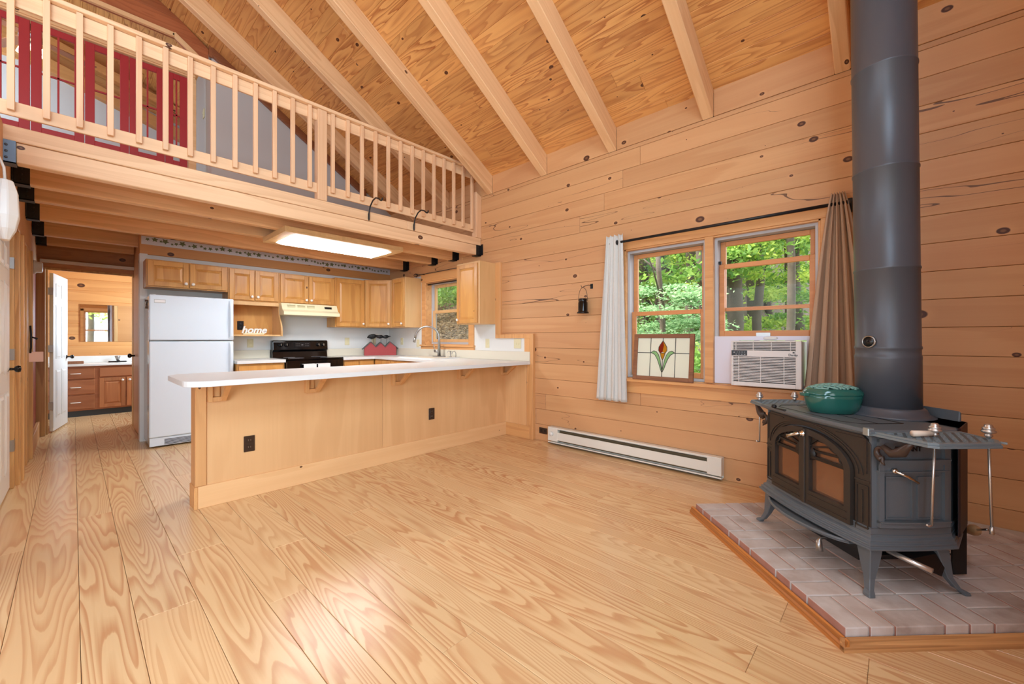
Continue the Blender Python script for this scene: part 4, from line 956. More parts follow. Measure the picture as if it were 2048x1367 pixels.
for sgn in (-1, 1):
    came([(cx + sgn * 0.117, s), (cx + sgn * 0.117, zt_)]); came([(cx + sgn * 0.117, zt_ - 0.14), (cx + sgn * (w / 2 - s), zt_ - 0.14)])
    L_ = leafp(sgn); came(L_[:7]); came([L_[6]] + L_[7:] + [(cx, zt_ - 0.32)])
    came([(cx, zt_ - 0.025), (cx + sgn * 0.02, zt_ - 0.055), (cx + sgn * 0.038, zt_ - 0.085), (cx + sgn * 0.04, zt_ - 0.115), (cx + sgn * 0.024, zt_ - 0.14), (cx + sgn * 0.012, zt_ - 0.18), (cx, zt_ - 0.205)])
came([(cx, s), (cx, zt_ - 0.205)]); came([(cx, zt_), (cx, zt_ - 0.025)]); came([(cx - 0.024, zt_ - 0.14), (cx + 0.024, zt_ - 0.14)]); mb.build('lead_cames', M['lead'], sg)
# window air conditioner
ac = thing('air_conditioner', 'white window air conditioner in the right half of the big window', 'air conditioner', (3.7, 0.73, 0.83))
ya, yb, za, zb = 0.495, 0.955, 0.835, 1.185; xf = 3.565
MB().box(xf + 0.035, 3.98, ya + 0.01, yb - 0.01, za + 0.005, zb - 0.005).build('housing', M['acplastic'], ac, bevel=0.004)
mb = MB(); mb.box(xf, xf + 0.036, ya, ya + 0.035, za, zb); mb.box(xf, xf + 0.036, yb - 0.014, yb, za, zb); mb.box(xf, xf + 0.036, ya + 0.035, yb - 0.014, za, za + 0.032)
mb.box(xf, xf + 0.036, ya + 0.035, yb - 0.014, zb - 0.012, zb); mb.box(xf, xf + 0.036, ya + 0.035, yb - 0.014, 1.065, 1.112); mb.build('front_bezel', M['acplastic'], ac, bevel=0.003)
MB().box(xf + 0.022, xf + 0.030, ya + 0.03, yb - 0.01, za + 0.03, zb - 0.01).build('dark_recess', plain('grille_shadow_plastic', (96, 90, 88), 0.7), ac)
mb = MB()
for k in range(17): z = za + 0.040 + k * 0.01175; mb.box(xf + 0.001, xf + 0.022, ya + 0.033, yb - 0.012, z, z + 0.0055)
for y in (0.60, 0.75, 0.90): mb.box(xf + 0.002, xf + 0.02, y, y + 0.004, za + 0.03, 1.066)
mb.build('intake_grille', M['acplastic'], ac)
mb = MB()
for k in range(5): z = 1.118 + k * 0.0115; mb.box(xf + 0.001, xf + 0.02, ya + 0.033, yb - 0.012, z, z + 0.0045)
for y in (0.56, 0.68, 0.80, 0.92): mb.box(xf + 0.003, xf + 0.02, y, y + 0.004, 1.11, 1.176)
mb.build('air_louvres', M['acplastic'], ac)
MB().box(xf - 0.001, xf + 0.004, 0.842, 0.952, 1.070, 1.110).build('control_panel', M['blackplastic'], ac)
mb = MB()
for k in range(4): mb.box(xf - 0.0016, xf - 0.0008, 0.855 + k * 0.02, 0.862 + k * 0.02, 1.078, 1.082); mb.box(xf - 0.0016, xf - 0.0008, 0.858 + k * 0.017, 0.862 + k * 0.017, 1.095, 1.099)
mb.box(xf - 0.0016, xf - 0.0008, 0.928, 0.938, 1.092, 1.098); mb.build('panel_symbols', M['vinyl'], ac)
Fac = frame((xf - 0.0005, 0.545, 1.075), (0, -1, 0), (-1, 0, 0)); text_mesh('brand_lettering', 'Danby', M['kick'], ac, Fac, 0.022, 0.0006, offset=0.0004)
MB().box(xf - 0.0012, xf, 0.536, 0.548, 1.094, 1.104).build('square_logo', M['kick'], ac)
o = thing('filler_panel', 'white filler board between the air conditioner and the window frame', 'panel', (3.80, 0.78, 0.83))
MB().box(3.79, 3.80, 0.956, 1.146, 0.822, 1.222).box(3.79, 3.80, 0.425, 0.494, 0.822, 1.222).box(3.79, 3.80, 0.4945, 0.9555, 1.187, 1.222).build('board', M['filler'], o)
MB().lathe([(0.0, 0.012), (0.02, 0.010), (0.026, 0.0)], (3.79, 0.73, 1.205), (-1, 0, 0), 16, ex=2.0, ey=0.5).build('latch', M['white'], o)
# wall log details: lantern on hook
lt = thing('hanging_lantern', 'small black lantern hanging from a hook left of the white curtain', 'lantern', (3.70, 2.43, 1.47))
lc = (3.70, 2.43)
MB().lathe([(0, 0), (0.062, 0.0), (0.062, 0.012), (0.052, 0.02), (0.050, 0.025), (0.050, 0.115), (0.043, 0.125), (0.043, 0.145), (0.046, 0.150), (0.040, 0.158), (0, 0.160)], (lc[0], lc[1], 1.47), n=26).build('lantern_body', M['blackgloss'], lt)
hp = [(lc[0], lc[1] + 0.055 * math.cos(a), 1.60 + 0.145 * max(0, math.sin(a)) ** 0.75) for a in [k * math.pi / 16 for k in range(17)]]
MB().tube(hp, 0.0025, 6).build('bail_handle', M['blackmetal'], lt)
hk = thing('wall_hook', 'small black iron wall hook holding the lantern', 'hook', (3.775, 2.37, 1.75))
MB().box(3.772, 3.779, 2.355, 2.385, 1.735, 1.785).build('plate', M['blackmetal'], hk, bevel=0.001)
MB().tube([(3.775, 2.37, 1.768), (3.73, 2.38, 1.770), (3.705, 2.425, 1.755), (3.70, 2.43, 1.742), (3.695, 2.44, 1.748), (3.693, 2.45, 1.768)], 0.0035, 6).build('hook_arm', M['blackmetal'], hk)
# baseboard heater
ht = thing('baseboard_heater', 'long cream electric baseboard heater under the big window', 'heater', (3.74, 1.99, 0))
mb = MB(); ha, hb_ = 1.068, 2.905
mb.box(3.768, 3.778, ha, hb_, 0.02, 0.20); mb.box(3.712, 3.778, ha, hb_, 0.194, 0.200); mb.box(3.708, 3.715, ha, hb_, 0.183, 0.200); mb.box(3.705, 3.778, ha, hb_, 0.016, 0.026); mb.box(3.705, 3.710, ha, hb_, 0.016, 0.036)
mb.build('casing', M['heater'], ht, bevel=0.002)
MB().box(3.706, 3.715, ha + 0.10, hb_ - 0.13, 0.062, 0.150).build('front_panel', M['heater'], ht, bevel=0.003)
MB().box(3.704, 3.767, ha, ha + 0.115, 0.045, 0.193).build('end_cover', M['heater'], ht, bevel=0.003); MB().box(3.704, 3.767, hb_ - 0.135, hb_, 0.045, 0.193).build('end_cover', M['heater'], ht, bevel=0.003)
MB().box(3.745, 3.765, ha + 0.1, hb_ - 0.1, 0.04, 0.165).build('heating_fins', plain('fin_metal', (120, 108, 84), 0.5, 0.6), ht)
MB().lathe([(0.024, 0), (0.022, 0.014), (0.015, 0.018), (0, 0.018)], (3.704, hb_ - 0.055, 0.125), (-1, 0, 0), 20).build('thermostat_knob', M['white'], ht)
wo = thing('wall_outlet', 'dark brown outlet low on the log wall beside the heater', 'outlet', (3.775, 3.03, 0.12))
F = frame((3.779, 3.03, 0.12), (0, -1, 0), (-1, 0, 0)); MB(F).box(-0.06, 0.06, 0, 0.006, -0.035, 0.035).build('plate', M['brownplate'], wo, bevel=0.002)
for dx in (-0.026, 0.026): MB(F).box(dx - 0.015, dx + 0.015, 0.005, 0.009, -0.017, 0.017).build('socket', M['blackplastic'], wo, bevel=0.002)

# ================================================================== LEFT SIDE
def six_panel(par, O, u, n, w, h, mat, name='leaf', t=0.035):
    F = frame(O, u, n); mb = MB(F); mb.box(0, w, -t, 0, 0, h)
    cols = ((0.11, w / 2 - 0.04), (w / 2 + 0.04, w - 0.11))
    for a, b in cols:
        for c, d in ((0.16, 0.78), (0.92, 1.62), (1.72, h - 0.12)):
            for yb, sg_ in ((0, 1), (-t, -1)):
                A = [(a, yb, c), (b, yb, c), (b, yb, d), (a, yb, d)]; q = 0.012
                mb.box(a, b, *(sorted((yb, yb + sg_ * 0.004))), c, d)
                B = 0.03; raised(mb, a + 0.014, b - 0.014, c + 0.014, d - 0.014, yb + sg_ * 0.004, yb + sg_ * 0.011, 0.018)
    return mb.build(name, mat, par, bevel=0.002)
def knob(par, p, n_, mat=None):
    return MB().lathe([(0.028, 0), (0.026, 0.006), (0.011, 0.010), (0.010, 0.035), (0.024, 0.045), (0.028, 0.058), (0.022, 0.07), (0, 0.074)], p, n_, 20).build('door_knob', mat or M['blackgloss'], par)
# near white door, standing open against the left wall
d1 = struct(thing('door_1', 'white six-panel door at the far left edge beside the white box', 'door', (-0.345, 4.50, 0)))
pu = Vector((0.010, 0.70, 0)); six_panel(d1, (-0.356, 4.44, 0.015), pu, (1, -0.014, 0), 0.72, 2.02, M['white'])
knob(d1, (-0.35, 5.02, 0.965), (1, 0, 0)); mb = MB()
for z in (0.30, 1.03, 1.76): mb.box(-0.345, -0.322, 5.15, 5.24, z, z + 0.09)
mb.build('hinge', M['steel'], d1)
# white plastic box hung on the wall above that door
wl = thing('hanging_box', 'white tapered plastic box hanging by a white cord at the left edge', 'box', (-0.26, 3.5, 1.8))
Cx, Cy = -0.25, 3.50
def hexr(z, rx, ry, sx=0): return [(Cx + sx + rx * math.cos(R(a)), Cy + ry * math.sin(R(a)), z) for a in (30, 75, 105, 150, 210, 255, 285, 330)]
MB().loft([hexr(1.73, 0.016, 0.028), hexr(1.79, 0.044, 0.062), hexr(1.86, 0.058, 0.078), hexr(1.99, 0.052, 0.066), hexr(2.05, 0.034, 0.05)]).build('box_shell', M['white'], wl, bevel=0.004)
MB().tube([(Cx, Cy, 2.05), (Cx - 0.004, Cy, 2.12), (Cx - 0.03, Cy, 2.20), (-0.30, Cy, 2.24)], 0.006, 8).build('cord', M['white'], wl)
MB().box(-0.30, -0.285, Cy - 0.04, Cy + 0.04, 2.16, 2.28).build('wall_plate', M['vinyl'], wl, bevel=0.003)
# things on the post and red panel
o = thing('door_latch', 'old dark iron thumb latch on the wooden post', 'latch', (-0.27, 6.30, 1.2))
MB().tube([(-0.29, 6.295, 1.06), (-0.285, 6.28, 1.12), (-0.285, 6.28, 1.25), (-0.29, 6.295, 1.33)], 0.007, 8).tube([(-0.285, 6.285, 1.22), (-0.245, 6.27, 1.20)], [0.005, 0.011], 8).build('latch', M['blackmetal'], o)
o = MB().box(-0.274, -0.270, 6.20, 6.21, 1.0, 1.01); o = MB().box(-0.300, -0.205, 6.296, 6.298, 0.97, 1.07).build('paper_note', M['pink']); tag(o, 'blank pale pink square of paper stuck on the wooden post', 'paper note')
al = thing('smoke_alarm', 'round off-white alarm on the wall above the dark red panel', 'alarm', (-0.30, 7.0, 2.02))
MB().lathe([(0.075, 0), (0.075, 0.02), (0.062, 0.03), (0.060, 0.065), (0.048, 0.075), (0, 0.076)], (-0.308, 7.05, 2.005), (1, 0, 0), 26).build('alarm_body', M['heater'], al)
# bathroom door, standing ajar
d2 = struct(thing('door_2', 'white six-panel bathroom door standing ajar', 'door', (-0.20, 7.83, 0)))
u = Vector((0.125, 0.72, 0)).normalized(); six_panel(d2, (-0.172, 7.86, 0.02), u, (u.y, -u.x, 0), 0.70, 2.02, M['white'])
knob(d2, Vector((-0.172, 7.86, 0.95)) + u * 0.64, (u.y, -u.x, 0)); mb = MB()
for z in (0.30, 1.03, 1.76): mb.box(-0.215, -0.172, 7.83, 7.86, z, z + 0.09)
mb.build('hinge', M['steel'], d2)

# ================================================================== BATHROOM
bl = wood('bathroom_pine', (222, 160, 96), (192, 122, 62), ax=0, along=0.35, across=5, rings=5, power=1.2, amount=0.5, knot=0.08, kscale=2.6, var=0.06)
mb = MB()
for a, b in rows[:-3]: mb.box(-0.9, 1.4, 9.70, 9.80, a, b)
struct(mb.build('wall_bathroom', bl, bevel=0.005))
mb = MB()
for a, b in rows[:-3]: mb.box(-0.98, -0.9, 7.86, 9.75, a, b); mb.box(1.4, 1.48, 7.86, 9.75, a, b)
struct(mb.build('wall_bathroom', M['log_y'], bevel=0.005))
struct(MB().box(0.62, 1.4, 7.80, 7.86, 0, 2.5).build('wall_bathroom', M['log_x']))
vn = thing('bathroom_vanity', 'reddish wooden bathroom vanity with drawers seen through the doorway', 'cabinet', (0.3, 9.4, 0))
MB().box(-0.6, 1.1, 9.20, 9.69, 0.09, 0.775).build('vanity_body', M['van'], vn, bevel=0.002)
MB().box(-0.6, 1.1, 9.215, 9.6, 0.0, 0.09).build('toe_kick', M['kick'], vn)
MB().box(-0.62, 1.12, 9.16, 9.695, 0.776, 0.81).box(-0.62, 1.12, 9.675, 9.695, 0.81, 0.92).build('vanity_top', M['white'], vn, bevel=0.004)
for (z0_, z1_) in ((0.115, 0.325), (0.345, 0.56), (0.58, 0.745)):
    d = MB().box(-0.45, 0.235, 9.182, 9.20, z0_, z1_).build('drawer', M['van'], vn, bevel=0.008, seg=2)
    zc = (z0_ + z1_) / 2; MB().tube([(-0.03, 9.182, zc), (-0.02, 9.16, zc), (0.07, 9.16, zc), (0.08, 9.182, zc)], 0.007, 8).build('drawer_pull', M['ceramic'], d)
MB().box(0.285, 1.0, 9.182, 9.20, 0.60, 0.745).build('false_drawer', M['van'], vn, bevel=0.008, seg=2)
VZ = wood('vanity_wood_upright', (190, 124, 78), (156, 92, 54), ax=2, along=.7, across=5, rings=4, power=1.2, amount=.6)
door_panel(vn, (0.285, 9.20, 0.115), (1, 0, 0), (0, -1, 0), 0.30, 0.465, VZ, knob=(0.265, 0.42)); door_panel(vn, (0.60, 9.20, 0.115), (1, 0, 0), (0, -1, 0), 0.30, 0.465, VZ, knob=(0.035, 0.42))
o = MB().box(0.075, 1.05, 9.688, 9.698, 1.155, 1.765).build('wall_mirror', M['mirror']); tag(o, 'wide frameless mirror over the bathroom vanity', 'mirror')
o = thing('bathroom_faucet', 'dark bronze faucet with a clear knob on the vanity', 'faucet', (0.50, 9.5, 0.81))
MB().box(0.40, 0.62, 9.50, 9.58, 0.811, 0.83).box(0.495, 0.53, 9.40, 9.55, 0.82, 0.85).build('faucet_body', M['blackplastic'], o, bevel=0.004)
MB().lathe([(0.012, 0), (0.02, 0.02), (0.036, 0.07), (0.03, 0.08), (0, 0.08)], (0.51, 9.54, 0.835), n=14).build('clear_knob', M['steel'], o)
o = MB().box(-0.15, 0.115, 9.25, 9.40, 0.812, 0.85).build('wooden_tray', M['oldwood'], bevel=0.004); tag(o, 'small dark wooden tray on the left of the vanity top', 'tray')
o = thing('curtain', 'pale curtain at the gable window, visible only in the bathroom mirror', 'curtain', (1.8, -0.68, 2.2))
rowsC = [[(1.62 + 0.42 * i / 40, -0.66 + 0.025 * math.sin(i * 0.9), z) for i in range(41)] for z in (2.3, 1.3, 0.5)]
m_ = MB(); m_.smooth = True; m_.add([p for r in rowsC for p in r], [(j * 41 + i, j * 41 + i + 1, (j + 1) * 41 + i + 1, (j + 1) * 41 + i) for j in range(2) for i in range(40)]); m_.build('cloth', M['linen'], o, recalc=False)

# ================================================================== HEARTH  (rotated 45 degrees into the corner)
r2 = math.sqrt(0.5)
def w_ab(a, b): return ((a - b) * r2, (a + b) * r2)
HB = thing('brick_hearth', 'raised hearth of dusty bricks under the wood stove', 'hearth', (w_ab(2.15, -1.8)[0], w_ab(2.15, -1.8)[1], 0), R(45))
def HL(a, b): return (a - 2.15, b + 1.8)
a0, a1, b0, b1 = 1.545, 2.760, -1.342, -3.15
def inside(a, b):
    x, y = w_ab(a, b); return x < 3.765 and y > -0.74
mb = MB(); rg = random.Random(9); cs = 0.2027
nb = int((b0 - b1) / cs); na = 6
for j in range(nb):
    for i in range(na):
        ca, cb = a0 + i * cs, b0 - j * cs
        hz = 0.079 + rg.uniform(-0.001, 0.001); g = 0.004
        along_a = (i + j) % 2 == 0
        for q in range(2):
            if along_a: bx_ = (ca + g, ca + cs - g, cb - (q + 1) * cs / 2 + g, cb - q * cs / 2 - g)
            else: bx_ = (ca + q * cs / 2 + g, ca + (q + 1) * cs / 2 - g, cb - cs + g, cb - g)
            if all(inside(a, b) for a in bx_[:2] for b in bx_[2:]):
                l0 = HL(bx_[0], bx_[2]); l1 = HL(bx_[1], bx_[3]); mb.box(l0[0], l1[0], l0[1], l1[1], 0.028, hz, rg.random())
mb.build('bricks', M['brick'], HB, bevel=0.004, seg=2, local=True)
lim = [(1.556, -1.353), (2.750, -1.353), (2.750, -2.585), (2.15, -3.19), (1.556, -2.59)]
MB().prism([HL(a, b) for a, b in lim], 2, 0.001, 0.0755).build('mortar_bed', M['mortar'], HB, local=True)
mb = MB(); q = [HL(1.525, 0)[0], HL(2.79, 0)[0]]; yb_ = HL(0, -1.342)[1]
mb.prism([(yb_, 0.0), (yb_ + 0.022, 0.0), (yb_ + 0.022, 0.02), (yb_ + 0.014, 0.028), (yb_ + 0.012, 0.040), (yb_ + 0.004, 0.047), (yb_, 0.047)], 0, q[0], q[1], .2)
mb.build('wood_edging', M['htrim'], HB, local=True)
mb = MB(); xa = HL(1.545, 0)[0]
mb.prism([(xa, 0.0), (xa - 0.022, 0.0), (xa - 0.022, 0.02), (xa - 0.014, 0.028), (xa - 0.012, 0.040), (xa - 0.004, 0.047), (xa, 0.047)], 1, HL(0, -2.58)[1], yb_ + 0.022, .6)
HT2 = wood('hearth_edge_moulding_front', (214, 160, 104), (140, 84, 44), ax=1, along=0.4, across=26, rings=4, power=1.4, amount=0.8, fibre=0.3, var=0.05, rough=0.4)
mb.build('wood_edging', HT2, HB, local=True)

# ================================================================== STOVE
sx_, sy_ = w_ab(2.085, -1.80)
ST = thing('wood_stove', 'large black cast iron wood stove with two arched glass doors', 'stove', (sx_, sy_, 0), R(45))
def P(n, mb, mat, par=ST, **k): return mb.build(n, M[mat] if isinstance(mat, str) else mat, par, local=True, **k)
X0, X1 = -0.345, 0.345; YF = 0.175; YR = -0.36; YS = -0.19
def fy(x): return YF + 0.022 * (1 - (x / 0.345) ** 2)
def outline(ex=0.0, bow=0.0, sb=0.012):
    n = 12; pts = []
    for k in range(n + 1):
        x = X1 + ex - (X1 - X0 + 2 * ex) * k / n; pts.append((x, YF + ex + (0.022 + bow) * (1 - (x / (X1 + ex)) ** 2)))
    for k in range(1, 6):                                       # slightly bowed flanks, chamfered rear corners
        t = k / 6; pts.append((X0 - ex - sb * math.sin(t * math.pi), YF + ex - (YF - YS + ex) * t))
    pts.append((X0 - ex, YS)); pts.append((X0 + 0.11 - ex * 0.4, YR)); pts.append((X1 - 0.11 + ex * 0.4, YR)); pts.append((X1 + ex, YS))
    for k in range(5, 0, -1):
        t = k / 6; pts.append((X1 + ex + sb * math.sin(t * math.pi), YF + ex - (YF - YS + ex) * t))
    return pts
def ringat(o, z): return [(x, y, z) for x, y in o]
P('firebox', MB().loft([ringat(outline(-0.012, 0, 0.0), 0.30), ringat(outline(-0.012, 0, 0.0), 0.79)]), 'iron')
mb = MB()
mb.loft([ringat(outline(0.0), 0.345), ringat(outline(0.0), 0.372), ringat(outline(0.004), 0.376)]); 
mb.loft([ringat(outline(0.030, 0.02), 0.290), ringat(outline(0.032, 0.02), 0.298), ringat(outline(0.022, 0.015), 0.302), ringat(outline(0.024, 0.015), 0.312), ringat(outline(0.014, 0.01), 0.317), ringat(outline(0.015, 0.01), 0.326), ringat(outline(0.003, 0.0), 0.334), ringat(outline(0.003), 0.346)])
P('base_moulding', mb, 'iron', bevel=0.0015)
# top plate
mb = MB(); mb.loft([ringat(outline(-0.004), 0.772), ringat(outline(0.010), 0.782), ringat(outline(0.012), 0.787), ringat(outline(0.022), 0.790), ringat(outline(0.022), 0.802), ringat(outline(0.016), 0.806)]); P('top_plate', mb, 'iron', bevel=0.001)
g_ = MB(); gr = [(0.25, 0.17), (-0.18, 0.165), (-0.24, 0.12), (-0.24, -0.08), (0.25, -0.08), (0.30, -0.02), (0.30, 0.12)]
g_.tube([(x, y, 0.8065) for x, y in gr] + [(gr[0][0], gr[0][1], 0.8065)], 0.002, 4); g_.box(-0.24, 0.28, 0.035, 0.038, 0.806, 0.8075)
P('griddle_seam', g_, 'blackmetal')
P('corner_clip', MB().box(-0.362, -0.332, 0.173, 0.201, 0.778, 0.812), plain('bare_cast_edge', (170, 184, 190), 0.35, 0.7), bevel=0.003)
# front surround
mb = MB(); N = 40
def arch(rx, rz, z0, n=24): return [(rx * math.cos(math.pi * k / n), z0 + rz * math.sin(math.pi * k / n)) for k in range(n + 1)]
def on_front(poly_, y0_, y1_, m):                     # thin plate following the bowed front
    m.prism(poly_, 1, y0_, y1_)
AR, ARZ, ZS = 0.273, 0.150, 0.595
ar = arch(AR, ARZ, ZS)
# plate above the arch, left and right pilasters
up = [(X1, 0.772), (X1, ZS - 0.03), (AR, ZS - 0.03)] + ar + [(-AR, ZS - 0.03), (X0, ZS - 0.03), (X0, 0.772)]
def strip(inner, outer, y0_, y1_, m):
    n = len(inner)
    vs = [(p[0], y0_ + (fy(p[0]) - YF), p[1]) for p in inner] + [(p[0], y0_ + (fy(p[0]) - YF), p[1]) for p in outer] + [(p[0], y1_ + (fy(p[0]) - YF), p[1]) for p in inner] + [(p[0], y1_ + (fy(p[0]) - YF), p[1]) for p in outer]
    fs = []
    for i in range(n - 1):
        fs += [(i, i + 1, n + i + 1, n + i), (2 * n + i, 2 * n + i + 1, 3 * n + i + 1, 3 * n + i), (i, i + 1, 2 * n + i + 1, 2 * n + i), (n + i, n + i + 1, 3 * n + i + 1, 3 * n + i)]
    fs += [(0, n, 3 * n, 2 * n), (n - 1, 2 * n - 1, 4 * n - 1, 3 * n - 1)]
    m.add(vs, fs)
def proj_out(pts): return [(max(-0.365, min(0.365, p[0] * 1.29)), 0.772) for p in pts]
inner = [(AR, 0.346), (AR, 0.47)] + ar + [(-AR, 0.47), (-AR, 0.346)]
outer = []
for k, p in enumerate(inner):
    if p[1] <= ZS + 1e-6: outer.append((X1 if p[0] > 0 else X0, p[1] if p[1] < ZS else p[1]))
    else:
        t = math.atan2((p[1] - ZS) / ARZ, p[0] / AR)
        c_, s_ = math.cos(t), math.sin(t); k2 = min(0.345 / max(abs(c_), 1e-6), (0.772 - ZS) / max(s_, 1e-6)); outer.append((c_ * k2, ZS + s_ * k2))
mb = MB(); strip(inner, outer, YF - 0.02, YF, mb); P('front_surround', mb, 'ironfront_shaded', bevel=0.0015)
mb = MB()
# raised outlines: spandrels, arch mouldings and pilaster panels
for rr, zz in ((0.288, 0.161), (0.308, 0.168)):
    strip([(rr * math.cos(t), ZS + zz * math.sin(t)) for t in [math.pi * k / 30 for k in range(31)]], [((rr + .006) * math.cos(t), ZS + (zz + .006) * math.sin(t)) for t in [math.pi * k / 30 for k in range(31)]], YF - 0.001, YF + 0.004, mb)
for s_ in (-1, 1):
    def ln(p0, p1, wd=0.005): mb.bar((p0[0], fy(p0[0]) + 0.001, p0[1]), (p1[0], fy(p1[0]) + 0.001, p1[1]), 0.006, wd, up=(0, 0, 1) if abs(p0[1] - p1[1]) < 1e-6 else (1, 0, 0))
    ln((s_ * 0.18, 0.757), (s_ * 0.328, 0.757)); ln((s_ * 0.328, 0.757), (s_ * 0.328, 0.605)); ln((s_ * 0.344, 0.570), (s_ * 0.275, 0.570), 0.008)
    ln((s_ * 0.335, 0.55), (s_ * 0.335, 0.365)); ln((s_ * 0.285, 0.55), (s_ * 0.285, 0.365)); ln((s_ * 0.335, 0.55), (s_ * 0.285, 0.55)); ln((s_ * 0.335, 0.365), (s_ * 0.285, 0.365)); ln((s_ * 0.31, 0.53), (s_ * 0.31, 0.385))
P('front_mouldings', mb, 'ironfront_shaded')
# two doors
for s_, nm in ((-1, 'right'), (1, 'left')):
    # outer edge of the half arch, inner edge of the glass opening
    A0 = [(s_ * 0.004, ZS + 0.143), ]
    ts = [math.pi / 2 - (math.pi / 2) * k / 14 for k in range(15)]
    outp = [(s_ * max(0.003, 0.268 * math.cos(t)), ZS + 0.143 * math.sin(t)) for t in ts] + [(s_ * 0.268, 0.352), (s_ * 0.003, 0.352), (s_ * 0.003, ZS + 0.143)]
    inp = [(s_ * max(0.034, 0.236 * math.cos(t)), ZS + 0.112 * math.sin(t)) for t in ts] + [(s_ * 0.236, 0.425), (s_ * 0.034, 0.425), (s_ * 0.034, ZS + 0.112)]
    d = MB(); strip(inp, outp, YF - 0.005, YF + 0.016, d); d.bar((s_ * 0.25, fy(.25) + .016, 0.405), (s_ * 0.03, fy(0.03) + .016, 0.405), 0.006, 0.004); d.bar((s_ * 0.25, fy(.25) + .016, 0.37), (s_ * 0.03, fy(0.03) + .016, 0.37), 0.006, 0.004); dr = P('stove_door', d, 'ironfront_shaded', bevel=0.002)
    g = MB(); n = len(inp) - 1
    g.add([(p[0], fy(p[0]) - 0.006, p[1]) for p in inp[:n]], [tuple(range(n))]); P('door_glass', g, 'stoveglass', dr, recalc=False)
    m = MB(); m.bar((s_ * 0.034, fy(0.05) + 0.004, 0.600), (s_ * 0.242, fy(0.24) + 0.004, 0.600), 0.012, 0.016)
    for t in (25, 48, 70):
        c_, sn = math.cos(R(t)), math.sin(R(t)); m.bar((s_ * 0.05 * c_, fy(0) + 0.003, ZS + 0.02 + 0.04 * sn), (s_ * 0.236 * c_, fy(.2 * c_) + 0.003, ZS + 0.112 * sn), 0.010, 0.009, up=(0, 1, 0))
    for ta, tb in ((4, 30), (30, 58), (58, 82)):               # scalloped fringe under the arch
        pts = [(s_ * 0.242 * math.cos(R(ta + (tb - ta) * q / 8)) * (1 - 0.10 * math.sin(q / 8 * math.pi)), fy(.15) + 0.001, ZS + 0.114 * math.sin(R(ta + (tb - ta) * q / 8)) * (1 - 0.12 * math.sin(q / 8 * math.pi))) for q in range(9)]
        m.tube(pts, 0.006, 6)
    m.lathe([(0.034, 0), (0.034, 0.008), (0, 0.010)], (s_ * 0.034, fy(0) + 0.0, ZS + 0.02), (0, 1, 0), 18)
    P('fan_tracery', m, 'blackmetal', dr)
mb = MB(); mb.box(-0.012, 0.012, fy(0) + 0.010, fy(0) + 0.022, 0.352, 0.735); P('centre_stile', mb, 'ironfront_shaded', bevel=0.002)
h = MB(); h.lathe([(0.017, 0), (0.017, 0.006), (0.010, 0.009), (0.010, 0.018)], (0.0, fy(0) + 0.02, 0.708), (0, 1, 0), 16)
h.tube([(0, fy(0) + 0.036, 0.708), (0.012, fy(0) + 0.050, 0.704), (0.035, fy(0) + 0.055, 0.694), (0.055, fy(0) + 0.060, 0.683)], [0.011, 0.009, 0.007, 0.011], 10); P('chrome_door_handle', h, 'chrome')
P('griddle_handle', MB().tube([(0.13, 0.215, 0.805), (0.17, 0.222, 0.806), (0.20, 0.23, 0.806)], [0.006, 0.004, 0.003], 8).lathe([(0, 0), (0.012, 0.004), (0.014, 0.012), (0.010, 0.02), (0, 0.022)], (0.215, 0.222, 0.803), n=12), 'blackmetal')
# ash lip below the doors
lp = []
for k in range(17):
    x = -0.27 + 0.54 * k / 16; b_ = 0.075 * (1 - (x / 0.27) ** 2) ** 0.7
    lp.append((x, fy(x) + 0.022 + b_))
m = MB(); m.prism([(x, y) for x, y in lp] + [(0.27, 0.15), (-0.27, 0.15)], 2, 0.268, 0.276); m.tube([(x, y, 0.280) for x, y in lp], 0.007, 8); P('ash_lip', m, 'iron')
P('ash_pan', MB().loft([[(-0.25, -0.20, 0.275), (0.25, -0.20, 0.275), (0.25, 0.14, 0.275), (-0.25, 0.14, 0.275)], [(-0.20, -0.15, 0.155), (0.20, -0.15, 0.155), (0.20, 0.10, 0.155), (-0.20, 0.10, 0.155)]]), 'blackmetal', bevel=0.002)
P('bottom_heat_shield', MB().loft([[(-0.33, -0.20, 0.262), (-0.33, 0.06, 0.262), (-0.33, 0.06, 0.250), (-0.33, -0.20, 0.250)], [(-0.36, -0.11, 0.18), (-0.36, 0.03, 0.24), (-0.36, 0.03, 0.236), (-0.36, -0.13, 0.165)]]).box(-0.30, 0.30, -0.24, 0.12, 0.225, 0.232), 'blackmetal')
